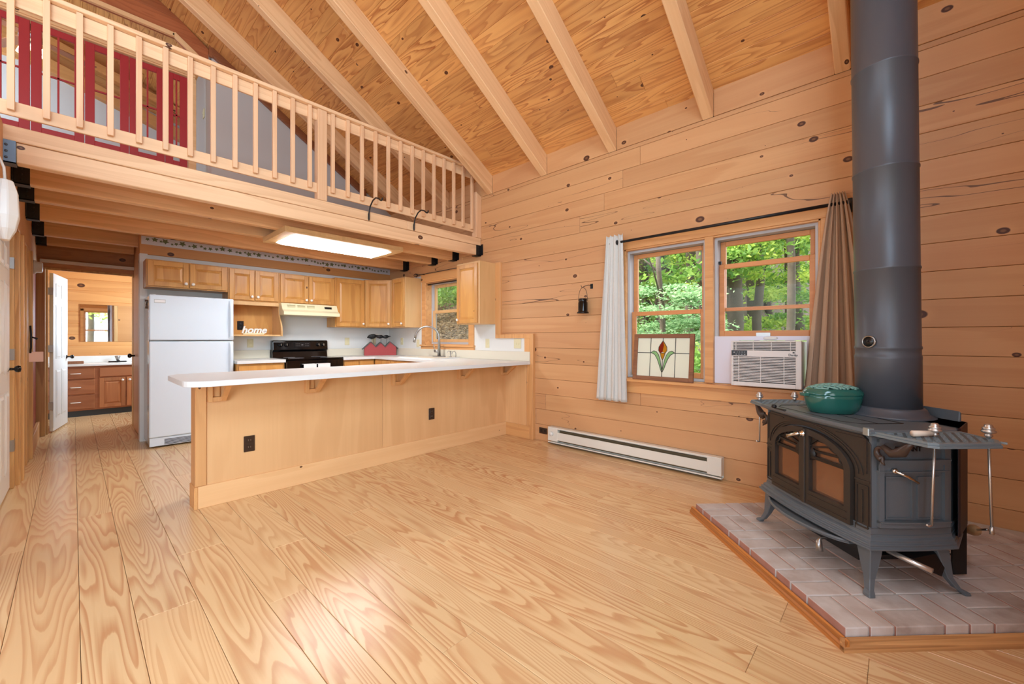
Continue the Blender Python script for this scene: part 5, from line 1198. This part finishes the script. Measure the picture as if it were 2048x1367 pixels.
# side (camera) face: bowed panel with mouldings
def sidepanel(sg_):
    m = MB(); xs = sg_ * 0.345
    def bow(y): t = (YF - y) / (YF - YS); return sg_ * 0.012 * math.sin(max(0, min(1, t)) * math.pi)
    def band(ya, yb, za, zb, d0, d1):
        n = 8; ra = []
        for k in range(n + 1):
            y = ya + (yb - ya) * k / n; b = bow(y); ra.append([(xs + b + sg_ * d0, y, za), (xs + b + sg_ * d1, y, za), (xs + b + sg_ * d1, y, zb), (xs + b + sg_ * d0, y, zb)])
        m.loft(ra)
    yA, yB = 0.150, -0.160
    band(YF - 0.004, YS, 0.376, 0.772, -0.012, 0.0)
    band(yA, yA - 0.02, 0.40, 0.765, 0, 0.014); band(yB + 0.02, yB, 0.40, 0.765, 0, 0.014); band(yA, yB, 0.655, 0.675, 0, 0.020); band(yA, yB, 0.628, 0.655, 0, 0.009); band(yA, yB, 0.384, 0.408, 0, 0.020); band(yA, yB, 0.752, 0.768, 0, 0.014)
    band(yA, yB, 0.672, 0.678, 0, 0.026); band(yA, yB, 0.405, 0.411, 0, 0.026); band(yA + 0.003, yB - 0.003, 0.622, 0.628, 0, 0.018)
    for (p, q) in ((0.118, 0.012), (-0.022, -0.122)):
        for (za, zb) in ((0.595, 0.602), (0.418, 0.423)): band(p, q, za, zb, 0, 0.008)
    for y in (0.118, 0.008, -0.018): band(y, y - 0.004, 0.42, 0.60, 0, 0.008)
    return m
sp_ = P('side_panel', sidepanel(-1), 'iron'); P('side_panel', sidepanel(1), 'iron')
Ft = Matrix(((0, -1, 0, -0.3600), (-1, 0, 0, 0.02), (0, 0, 1, 0.712), (0, 0, 0, 1)))
tx = text_mesh('cast_lettering', 'DEFIANT', M['blackmetal'], None, Ft, 0.030, 0.0012, offset=0.0004); tx.parent = ST
# left (viewer's) thermostat lever and damper lever
m = MB(); m.lathe([(0.012, 0), (0.012, 0.012), (0.006, 0.016)], (-0.362, 0.090, 0.630), (-1, 0, 0), 14); m.tube([(-0.375, 0.090, 0.630), (-0.388, 0.055, 0.612), (-0.395, 0.012, 0.585)], [0.006, 0.006, 0.006], 10); P('air_lever', m, 'chrome')
m = MB(); m.tube([(-0.33, 0.085, 0.268), (-0.39, 0.055, 0.258), (-0.46, 0.02, 0.248)], 0.011, 12); P('spring_damper_handle', m, 'nickel')
m = MB(); m.tube([(-0.20, 0.255, 0.262), (-0.20, 0.285, 0.262), (-0.205, 0.295, 0.25), (-0.215, 0.30, 0.21)], [0.005, 0.005, 0.012, 0.015], 10); P('ash_door_handle', m, 'steel')
# legs
def leg(sx, sy, rear=False):
    pts = [(0.0, 0.0, 0.290, 0.036), (0.004, 0.004, 0.262, 0.034), (0.010, 0.010, 0.205, 0.026), (0.016, 0.016, 0.150, 0.017), (0.026, 0.026, 0.105, 0.0145), (0.034, 0.034, 0.092, 0.018), (0.036, 0.036, 0.080, 0.018)]
    m = MB(); bx_, by_ = (X0 + 0.032 if sx < 0 else X1 - 0.032), (YF - 0.025 if sy > 0 else YS + 0.05)
    ringsL = []
    for dx, dy, z, r_ in pts:
        fl = 1.0 if sy > 0 else 3.0; cx_, cy_ = bx_ + sx * dx * (1.0 if sx < 0 else 2.4), by_ + sy * dy * fl
        ringsL.append([(cx_ - r_, cy_ - r_ * 0.8, z), (cx_ + r_, cy_ - r_ * 0.8, z), (cx_ + r_, cy_ + r_ * 0.8, z), (cx_ - r_, cy_ + r_ * 0.8, z)])
    m.loft(ringsL); return m
for sx in (-1, 1):
    for sy in (1, -1): P('leg', leg(sx, sy), 'iron', bevel=0.003)
# side shelves with lattice
def shelf(sg_):
    xi, xo = sg_ * 0.360, sg_ * 0.578; yf_, yr_ = 0.172, -0.195
    ol = [(xi, yf_ + 0.01), (xo - sg_ * 0.02, yf_ - 0.025), (xo, yf_ - 0.05), (xo, yr_ + 0.065), (xo - sg_ * 0.05, yr_ + 0.015), (xi, yr_ - 0.01)]
    s = MB(); cxs = sum(p[0] for p in ol) / 6; cys = sum(p[1] for p in ol) / 6
    def sc(k): return [(cxs + (p[0] - cxs) * k, cys + (p[1] - cys) * (1 - (1 - k) * 0.5)) for p in ol]
    n = 6; o1, o2 = sc(1.0), sc(0.80)
    for (za, zb, kk) in ((0.780, 0.790, 1.0), (0.790, 0.800, 0.955)):
        oo = sc(kk)
        vs = [(x, y, z) for z in (za, zb) for (x, y) in oo + o2]; fs = []
        for i in range(n):
            j = (i + 1) % n; fs += [(i, j, n + j, n + i), (2 * n + i, 2 * n + j, 3 * n + j, 3 * n + i), (i, j, 2 * n + j, 2 * n + i), (n + i, n + j, 3 * n + j, 3 * n + i)]
        s.add(vs, fs)
    sh = P('side_shelf', s, plain('shelf_iron_lit', (120, 134, 142), 0.35, 0.2), bevel=0.001)  # paler than the stove body, light falling on the shelf put into the colour
    l = MB(); xl, xr_ = sorted((xi + sg_ * 0.008, xo - sg_ * 0.018)); ylo, yhi = yr_ + 0.025, yf_ - 0.03
    for k in range(-6, 16):                                     # diagonal bars clipped to the opening
        for dr_ in (1, -1):
            c0 = ylo + k * 0.036
            p0 = [xl, c0]; p1 = [xr_, c0 + dr_ * (xr_ - xl) * 0.9]
            def clip(p0, p1):
                (xa_, ya_), (xb_, yb_) = p0, p1; t0, t1 = 0.0, 1.0; dy = yb_ - ya_
                for lo, hi in ((ylo, yhi),):
                    if abs(dy) < 1e-9: return None
                    ta, tb = sorted(((lo - ya_) / dy, (hi - ya_) / dy)); t0 = max(t0, ta); t1 = min(t1, tb)
                if t1 - t0 < 0.05: return None
                return (xa_ + (xb_ - xa_) * t0, ya_ + dy * t0), (xa_ + (xb_ - xa_) * t1, ya_ + dy * t1)
            c = clip(p0, p1)
            if c: l.bar((c[0][0], c[0][1], 0.795), (c[1][0], c[1][1], 0.795), 0.010, 0.008)
    P('lattice', l, plain('lattice_iron_lit', (120, 134, 142), 0.35, 0.2), sh)  # same lightened tone as the shelf rim
    b = MB()                                                     # scroll bracket below
    for yy in (0.165,):
        pts = [(sg_ * (0.368 + 0.016 * t * math.cos(t * 1.4 + 1.2) + 0.02), yy + 0.0, 0.725 + 0.016 * t * math.sin(t * 1.4 + 1.2)) for t in [0.3 + 0.2 * q for q in range(12)]]
        b.tube(pts, [0.004 + 0.0009 * q for q in range(12)], 8)
        b.tube([(sg_ * 0.39, yy, 0.745), (sg_ * 0.42, yy - 0.01, 0.72), (sg_ * 0.455, yy - 0.02, 0.735), (sg_ * 0.48, yy - 0.02, 0.765), (sg_ * 0.50, yy - 0.02, 0.785)], [0.010, 0.019, 0.022, 0.014, 0.008], 8)
        b.tube([(sg_ * 0.385, yy, 0.70), (sg_ * 0.39, yy, 0.675), (sg_ * 0.40, yy, 0.665)], [0.010, 0.007, 0.003], 8)
    P('scroll_bracket', b, plain('brown_cast_scroll', (64, 50, 44), 0.35), sh)
    return sh
shr = shelf(-1); shl = shelf(1)
# rear heat shield
P('rear_heat_shield', MB().prism([(-0.352, -0.225), (-0.358, -0.205), (-0.240, -0.385), (0.240, -0.385), (0.358, -0.205), (0.352, -0.225), (0.232, -0.40), (-0.232, -0.40)], 2, 0.33, 0.81), plain('shield_steel', (46, 48, 60), 0.45, 0.3), bevel=0.003)
P('rear_heat_shield', MB().prism([(-0.34, 0.09), (-0.41, 0.09), (-0.41, 0.36), (-0.41, 0.44), (-0.37, 0.50), (-0.34, 0.50)], 0, -0.22, -0.212), 'blackmetal')
# flue collar
PCX, PCY = 2.075 - 2.085, -2.03 + 1.80
P('flue_collar', MB().lathe([(0.175, 0.806), (0.170, 0.815), (0.150, 0.822), (0.140, 0.845), (0.1335, 0.852)], (PCX, PCY, 0), n=40, ex=1.1, ey=1.0), 'pipe')
P('flue_flange', MB().prism([(-0.37, 0.80), (-0.385, 0.80), (-0.385, 0.85), (-0.375, 0.86)], 0, -0.22, 0.22), 'iron', bevel=0.003)
# stove pipe
px, py = w_ab(2.075, -2.03)
SP = thing('stove_pipe', 'tall black round stove pipe rising from the wood stove to the ceiling', 'stove pipe', (px, py, 0.84))
ztop = roofz(px + 0.15) - 0.03; lean = Vector((0.028, -0.006, 0)) * 0 + Vector((-r2 * -0.0, 0, 0))
lv = Vector((-0.7, 0.72, 0)).normalized() * 0.026   # slight lean of the upper sections
def pc(z): return (px + lv.x * (z - 0.84) / 2.0, py + lv.y * (z - 0.84) / 2.0, z)
RP = 0.1295
mb = MB(); prof = []
zs = [0.842, 1.095, 1.10, 1.112, 1.117, 1.145, 1.150, 1.160, 1.165, 1.55, 1.553, 1.562, 1.565, 2.06, 2.063, 2.071, 2.074, 2.58, 2.583, 2.591, 2.594, ztop]
for z in zs: prof.append((RP, z))
bulge = {1.10: .003, 1.112: .003, 1.150: .003, 1.160: .003, 1.553: .003, 1.562: .003, 2.063: .003, 2.071: .003, 2.583: .003, 2.591: .003}
ringsP = []
for z in zs:
    c_ = pc(z); r_ = RP + bulge.get(z, 0) + (0.002 if z < 1.1 else 0)
    ringsP.append([(c_[0] + r_ * math.cos(2 * math.pi * k / 64), c_[1] + r_ * math.sin(2 * math.pi * k / 64), z) for k in range(64)])
mb.smooth = True; mb.loft(ringsP); mb.build('pipe_sections', M['pipe'], SP)
dn = Vector((-0.94, 0.10, 0)); dn = (Vector((0 - px, 0 - py, 0)).normalized() * math.cos(R(62)) + Vector((-r2, r2, 0)) * math.sin(R(62))).normalized()
dp = Vector(pc(1.185)) + dn * RP
dm = MB(); dm.lathe([(0.032, 0), (0.032, 0.008), (0.026, 0.012), (0.026, 0.008), (0, 0.008)], dp, dn, 24); dm.build('draft_gauge', M['steel'], SP)
dm = MB(); dm.lathe([(0.025, 0), (0.025, 0.002), (0, 0.002)], dp + dn * 0.0085, dn, 24); dm.tube([dp + dn * 0.012, dp + dn * 0.012 + Vector((0, 0, 0.018))], 0.0015, 5).build('gauge_face', M['blackplastic'], SP)
# humidifier pot
hx, hy = w_ab(2.145, -1.795)
HP = thing('steamer_pot', 'green enamel cast iron steamer pot with a lattice lid on the stove', 'pot', (hx, hy, 0.806), R(45) + R(82))
def ov(rx, z, k=0.70): return [(rx * math.cos(2 * math.pi * q / 40), rx * k * math.sin(2 * math.pi * q / 40), z) for q in range(40)]
m = MB(); m.smooth = True; m.loft([ov(0.100, 0.0), ov(0.112, 0.004), ov(0.128, 0.04), ov(0.136, 0.08), ov(0.140, 0.100)]); m.build('pot_body', M['green'], HP, local=True)
m = MB(); m.smooth = True; m.loft([ov(0.143, 0.101), ov(0.142, 0.109), ov(0.134, 0.120), ov(0.124, 0.130), ov(0.116, 0.131)], caps=False); m.loft([ov(0.116, 0.122), ov(0.116, 0.131)], caps=False); ld = m.build('lid', M['green'], HP, local=True)
m = MB()
for k in range(-4, 5):
    for s_ in (1, -1):
        q0, q1 = [], []
        for t in [-1 + 0.1 * j for j in range(21)]:
            x = k * 0.034 + t * 0.09; y = s_ * t * 0.085
            if (x / 0.118) ** 2 + (y / 0.083) ** 2 < 1: q0.append((x, y, 0.129 + 0.024 * (1 - (x / 0.118) ** 2 - (y / 0.083) ** 2)))
        if len(q0) > 1: m.tube(q0, 0.0055, 6)
m.build('lattice_bars', plain('worn_green_enamel', (120, 164, 154), 0.2), ld, local=True)
for s_ in (-1, 1): MB().prism([(s_ * 0.132, -0.03), (s_ * 0.158, -0.024), (s_ * 0.165, 0), (s_ * 0.158, 0.024), (s_ * 0.132, 0.03)], 2, 0.088, 0.104).build('side_handle', M['green'], HP, bevel=0.003, local=True)
MB().lathe([(0, 0.0), (0.09, 0.0), (0.09, 0.004), (0, 0.004)], (0, 0, 0.06), n=30, ex=1.2, ey=0.8).build('water_shadow_plate', M['blackmetal'], HP, local=True) if False else None
# tools hanging on the side shelves
def hang_tool(lx, ly, zlen, tip, label, sway=(0, 0)):
    p = w_ab(lx + 2.085, ly - 1.80); t = thing('stove_tool', label, 'fire tool', (p[0], p[1], 0.80), R(45), 'fire tools hanging from the stove shelves')
    MB().lathe([(0.005, -0.004), (0.012, 0.004), (0.012, 0.010), (0.008, 0.012), (0.021, 0.020), (0.022, 0.026), (0.016, 0.029), (0.019, 0.033), (0.018, 0.038), (0.012, 0.041), (0.013, 0.046), (0.009, 0.052), (0, 0.054)], (0, 0, 0.004), n=18).build('coil_knob', M['nickel'], t, local=True)
    pts = [(0, 0, 0.0), (sway[0] * 0.5, sway[1] * 0.5, -zlen * 0.5), (sway[0], sway[1], -zlen)]
    MB().tube(pts, 0.0046, 8).build('rod', M['nickel'], t, local=True)
    if tip == 'hook': MB().tube([(sway[0], sway[1], -zlen), (sway[0], sway[1] + 0.012, -zlen - 0.004), (sway[0], sway[1] + 0.022, -zlen + 0.004)], 0.0045, 8).build('hook_tip', M['nickel'], t, local=True)
    else: MB().tube([(sway[0], sway[1], -zlen + 0.012), (sway[0], sway[1], -zlen - 0.018)], 0.007, 8).build('tip', M['nickel'], t, local=True)
hang_tool(-0.468, 0.020, 0.36, 'hook', 'thin metal fire tool with coil knob, front one hanging from the right stove shelf', (0.0, 0.014))
hang_tool(-0.495, -0.175, 0.37, 'tip', 'thin metal fire tool with coil knob, rear one hanging from the right stove shelf', (0.0, -0.014))
hang_tool(0.515, 0.112, 0.26, 'hook', 'thin metal fire tool with coil knob, front one on the left stove shelf', (0.0, 0.0))
hang_tool(0.515, -0.12, 0.24, 'tip', 'thin metal fire tool with coil knob, rear one on the left stove shelf', (0.0, 0.0))
p = w_ab(1.62, -1.735); t = thing('removable_stove_handle', 'pale wooden removable stove handle lying on the right stove shelf', 'fire tool', (p[0], p[1], 0.80), R(45))  # removable insert handle of the stove, wooden grip with a metal end
MB().tube([(0.0, 0.045, 0.014), (0.0, -0.035, 0.014)], [0.0125, 0.0105], 16).build('grip', M['palewood'], t, local=True)
MB().tube([(0.0, -0.035, 0.014), (0.0, -0.048, 0.014), (0.0, -0.062, 0.012)], [0.009, 0.006, 0.006], 10).build('ferrule', M['steel'], t, local=True)
# wooden-handled tool leaning by the wall behind the stove
p = w_ab(1.80, -2.24); t = thing('hearth_shovel', 'wooden-handled hearth shovel lying behind the stove by the wall', 'shovel', (2.92, -0.28, 0.30))
MB().tube([(3.06, -0.27, 0.245), (2.98, -0.275, 0.275), (2.90, -0.28, 0.305)], [0.020, 0.026, 0.014], 12).build('wood_grip', M['linerwood'], t)
MB().tube([(2.90, -0.28, 0.305), (2.72, -0.29, 0.37)], 0.005, 8).build('shaft', M['steel'], t)

# ================================================================== OUTSIDE: wooded slope beyond the windows
def gz(x, y):
    s = max(0.0, min(1.0, (y - 3.0) / 5.0)); s = s * s * (3 - 2 * s); d = max(0, x - 4.2)
    return -0.55 + d * 0.055 + s * (0.9 + d * 0.26) + 0.08 * math.sin(x * 1.3) * math.cos(y * 0.9)
mb = MB(); n = 60; vs = [(3.95 + 46 * (i / n) ** 1.4, -22 + 62 * j / n, 0) for i in range(n + 1) for j in range(n + 1)]
vs = [(x, y, gz(x, y)) for x, y, _ in vs]; mb.smooth = True
mb.add(vs, [(i * (n + 1) + j, i * (n + 1) + j + 1, (i + 1) * (n + 1) + j + 1, (i + 1) * (n + 1) + j) for i in range(n) for j in range(n)], 0.5)
g = struct(mb.build('ground', M['litter'], recalc=False))
mb = MB(); mb.box(-30, 3.96, -30, -0.96, -0.6, -0.5); struct(mb.build('ground', plain('lawn', (120, 140, 70), 0.9, var=0.4, vscale=3)))
def leaf_mesh(name, mat, seed, n, size, shape, droop=0.0):
    rg = random.Random(seed); mb = MB()
    for _ in range(n):
        c = shape(rg); s = size * rg.uniform(0.6, 1.3); a = Vector((rg.uniform(-1, 1), rg.uniform(-1, 1), rg.uniform(-0.6, 0.6))).normalized(); b = a.cross(Vector((rg.uniform(-1, 1), rg.uniform(-1, 1), rg.uniform(-1, 1)))).normalized()
        c = Vector(c); mb.add([c - a * s, c - b * s * 0.42, c + a * s, c + b * s * 0.42], [(0, 1, 2, 3)], rg.random())
    o = mb.build(name, mat, recalc=False); COL.objects.unlink(o); me = o.data; bpy.data.objects.remove(o); return me
def clumps(rx, rz, k, seed, spread):
    rg0 = random.Random(seed); cs_ = []
    for _ in range(k):
        a = rg0.uniform(0, 6.28); r_ = rx * math.sqrt(rg0.random()); cs_.append((r_ * math.cos(a), r_ * math.sin(a), rg0.uniform(0, rz), rg0.uniform(0.5, 1.2) * spread))
    def f(rg):
        c = rg.choice(cs_); return (c[0] + rg.gauss(0, c[3]), c[1] + rg.gauss(0, c[3]), c[2] + rg.gauss(0, c[3] * 0.35))
    return f
LMb = [leaf_mesh('leaves', M['leafA'], 1, 7000, 0.055, clumps(2.2, 5.0, 34, 1, 0.30)), leaf_mesh('leaves', M['leafB'], 2, 7000, 0.055, clumps(2.2, 5.0, 36, 2, 0.30)), leaf_mesh('leaves', M['leafA'], 3, 7000, 0.085, clumps(3.0, 7.0, 40, 3, 0.4)), leaf_mesh('leaves', M['leafB'], 4, 7000, 0.085, clumps(3.0, 7.0, 38, 4, 0.4))]
LMp = leaf_mesh('needles', M['leafC'], 5, 12000, 0.036, clumps(0.95, 1.3, 30, 5, 0.17))
LMs = [leaf_mesh('leaves', M['leafA'], 6, 3600, 0.06, clumps(1.3, 0.7, 26, 6, 0.24)), leaf_mesh('leaves', M['leafB'], 7, 3600, 0.06, clumps(1.3, 0.7, 26, 7, 0.24))]
def bark_trunk(h, r_, seed, lean_=0.1):
    rg = random.Random(seed); pts = []; x = y = 0
    for k in range(9):
        pts.append((x, y, -0.3 + h * k / 8)); x += rg.uniform(-lean_, lean_); y += rg.uniform(-lean_, lean_)
    m = MB(); m.tube(pts, [r_ * (1.25 if k == 0 else 1 - 0.06 * k) for k in range(9)], 14)
    for k in (4, 5, 6, 7): 
        b = Vector(pts[k]); a = rg.uniform(0, 6.28); L_ = rg.uniform(0.8, 1.8); m.tube([b, b + Vector((math.cos(a) * L_ * .5, math.sin(a) * L_ * .5, 0.35)), b + Vector((math.cos(a) * L_, math.sin(a) * L_, 0.6))], [r_ * .28, r_ * .18, r_ * .06], 6)
    return m
def tree(x, y, h, r_, lm, zc, seed, label, rot=0.0, sc=1.0, tm='bark'):
    z = gz(x, y); t = thing('tree', label, 'tree', (x, y, z), rot, 'trees in the wood outside')
    m = bark_trunk(h, r_, seed); tr = m.build('trunk', M[tm], t, local=True)
    if lm is not None:
        c = bpy.data.objects.new('crown', lm); COL.objects.link(c); c.parent = t; c.location = (0, 0, zc); c.scale = (sc, sc, sc); c.rotation_euler = (0, 0, seed * 1.7)
    return t
M['birch'] = plain('pale_mottled_bark', (168, 166, 158), 0.9, bump=0.4, bscale=20, var=0.5, vscale=14)
# azimuth (pixel column in the photo turned into a bearing) and distance
def at_bearing(deg, d): a = R(43.09 - deg); return d * math.cos(a), d * math.sin(a)
TR = [
 (38.2, 7.6, 0.17, None, 0, 'birch', 'pale mottled tree trunk outside, right edge of the right-hand sash'),
 (28.6, 10.5, 0.19, 0, 2.6, 'bark', 'thick grey tree trunk outside, near the left edge of the right-hand sash'),
 (31.0, 12.0, 0.12, 1, 2.2, 'bark', 'slimmer dark tree outside, just right of the thick grey trunk'),
 (33.4, 9.5, 0.08, 0, 2.4, 'bark', 'thin dark tree outside in the middle of the right-hand sash'),
 (35.4, 14.0, 0.14, 2, 1.6, 'bark', 'tree with yellow-green leaves outside, right of the middle of the right-hand sash'),
 (25.2, 9.0, 0.12, 1, 2.8, 'bark', 'dark tree outside, right part of the left-hand sash'),
 (22.6, 10.0, 0.13, 3, 2.4, 'bark', 'grey tree outside, centre of the left-hand sash'),
 (20.6, 11.5, 0.12, 0, 2.4, 'bark', 'tree outside, left of centre in the left-hand sash'),
 (18.2, 12.5, 0.14, 3, 1.2, 'bark', 'leafy dark green tree outside, left edge of the left-hand sash'),
 (30.0, 17.0, 0.16, 2, 1.0, 'bark', 'distant leafy tree outside, behind the thick grey trunk'),
 (34.0, 19.0, 0.16, 3, 1.0, 'bark', 'distant dark green tree outside, middle of the right-hand sash'),
 (37.2, 16.0, 0.16, 2, 1.4, 'bark', 'distant bright tree outside, beside the pale mottled trunk'),
 (24.0, 17.0, 0.16, 2, 0.8, 'bark', 'distant bright tree outside, right half of the left-hand sash'),
 (20.5, 19.0, 0.16, 3, 0.6, 'bark', 'distant dark tree outside, left half of the left-hand sash'),
 (27.0, 21.0, 0.18, 3, 0.8, 'bark', 'distant tree outside, behind the bar between the two sashes'),
 (42.0, 14.0, 0.16, 1, 1.6, 'bark', 'leafy tree outside, behind the beige curtain'),
 (15.0, 15.0, 0.16, 2, 1.0, 'bark', 'leafy tree outside, behind the white curtain'),
 (39.5, 22.0, 0.18, 2, 0.8, 'bark', 'far bright tree outside, behind the pale mottled trunk'),
 (32.0, 25.0, 0.18, 3, 0.4, 'bark', 'farthest dark tree outside, right-hand sash'),
 (22.0, 26.0, 0.18, 2, 0.2, 'bark', 'farthest bright tree outside, left-hand sash')]
for i, (dg_, d, r_, lm, zc, tm, lb) in enumerate(TR):
    x, y = at_bearing(dg_, d); tree(x, y, 8.5, r_, None if lm is None else LMb[lm], zc, i + 1, lb, sc=1.0 + (0.35 if d > 15 else 0), tm=tm)
x, y = at_bearing(20.5, 6.4); t = thing('pine_tree', 'feathery pale green pine boughs close outside the left-hand sash', 'tree', (x, y, gz(x, y)), 0, 'trees in the wood outside')
bark_trunk(3.4, 0.06, 77, 0.03).build('trunk', M['bark'], t, local=True); c = bpy.data.objects.new('needles', LMp); COL.objects.link(c); c.parent = t; c.location = (0, 0, 1.15 - gz(x, y)); c.scale = (0.9, 0.9, 0.62)
for i, (dg_, d, k, lb) in enumerate([(33.0, 9.5, 0, 'low bright green shrub outside, below the right-hand sash view'), (36.5, 11.0, 0, 'low bright shrub outside near the pale mottled trunk'), (29.5, 11.5, 0, 'low shrub outside at the foot of the thick grey trunk'), (24.5, 8.8, 1, 'dark low shrub outside above the leaded glass panel'), (21.0, 12.5, 1, 'low green shrub outside beyond the feathery pine'), (40.5, 9.0, 0, 'low shrub outside behind the beige curtain'), (27.0, 14.0, 0, 'bright low shrub outside far behind the sash bar')]):
    x, y = at_bearing(dg_, d); t = thing('shrub', lb, 'shrub', (x, y, gz(x, y)), 0, 'shrubs in the wood outside')
    c = bpy.data.objects.new('leaves', LMs[k]); COL.objects.link(c); c.parent = t; c.location = (0, 0, 0.35 if d < 12 else 0.6); c.rotation_euler = (0, 0, i); c.scale = (1.1, 1.1, 1.3)
for i, (dg_, d, k, lb) in enumerate([(-7.0, 15.0, 1, 'leafy bush up the slope outside, top right of the kitchen window'), (-10.5, 19.0, 1, 'leafy bush farther up the slope outside the kitchen window')]):
    x, y = at_bearing(dg_, d); t = thing('shrub', lb, 'shrub', (x, y, gz(x, y)), 0, 'bushes on the slope outside the kitchen')
    c = bpy.data.objects.new('leaves', LMs[k]); COL.objects.link(c); c.parent = t; c.location = (0, 0, 0.5); c.rotation_euler = (0, 0, i); c.scale = (1.3, 1.3, 1.8)
for i, (x, y, k, lb) in enumerate([(0.6, -9.0, 2, 'leafy tree in front of the house, seen only in the bathroom mirror, nearer'), (3.2, -13.0, 0, 'leafy tree in front of the house, seen only in the bathroom mirror, farther')]):
    t = thing('tree', lb, 'tree', (x, y, -0.5), 0, 'trees in front of the house'); bark_trunk(7, 0.15, 90 + i).build('trunk', M['bark'], t, local=True)
    c = bpy.data.objects.new('crown', LMb[k]); COL.objects.link(c); c.parent = t; c.location = (0, 0, 0.4)
rlx = thing('porch_railing', 'red porch railing outside the gable window, seen only in the bathroom mirror', 'railing', (1.0, -2.6, 0))
m = MB(); m.box(-1, 3.5, -2.65, -2.6, 0.85, 0.93); m.box(-1, 3.5, -2.65, -2.6, 0.10, 0.16)
for k in range(30): m.box(-1 + k * 0.15, -0.96 + k * 0.15, -2.64, -2.61, 0.16, 0.85)
m.build('rails', M['red'], rlx)

# fallen leaves covering the slope beyond the kitchen window
rg = random.Random(41); mb = MB()
for _ in range(16000):
    d = 6.5 + 15 * rg.random() ** 1.3; a = R(43.09 + rg.uniform(3.5, 14)); x, y = d * math.cos(a), d * math.sin(a)
    if x < 4.3: continue
    c_ = Vector((x, y, gz(x, y) + rg.uniform(0.01, 0.05))); s_ = rg.uniform(0.03, 0.07); u_ = Vector((rg.uniform(-1, 1), rg.uniform(-1, 1), rg.uniform(-.4, .4))).normalized(); v_ = u_.cross(Vector((rg.uniform(-.5, .5), rg.uniform(-.5, .5), 1))).normalized()
    mb.add([c_ - u_ * s_, c_ - v_ * s_ * .5, c_ + u_ * s_, c_ + v_ * s_ * .5], [(0, 1, 2, 3)], rg.random())
o = mb.build('fallen_leaves', M['fallen'], recalc=False); tag(o, 'brown fallen leaves covering the slope outside the kitchen window', 'leaves', kind='stuff')
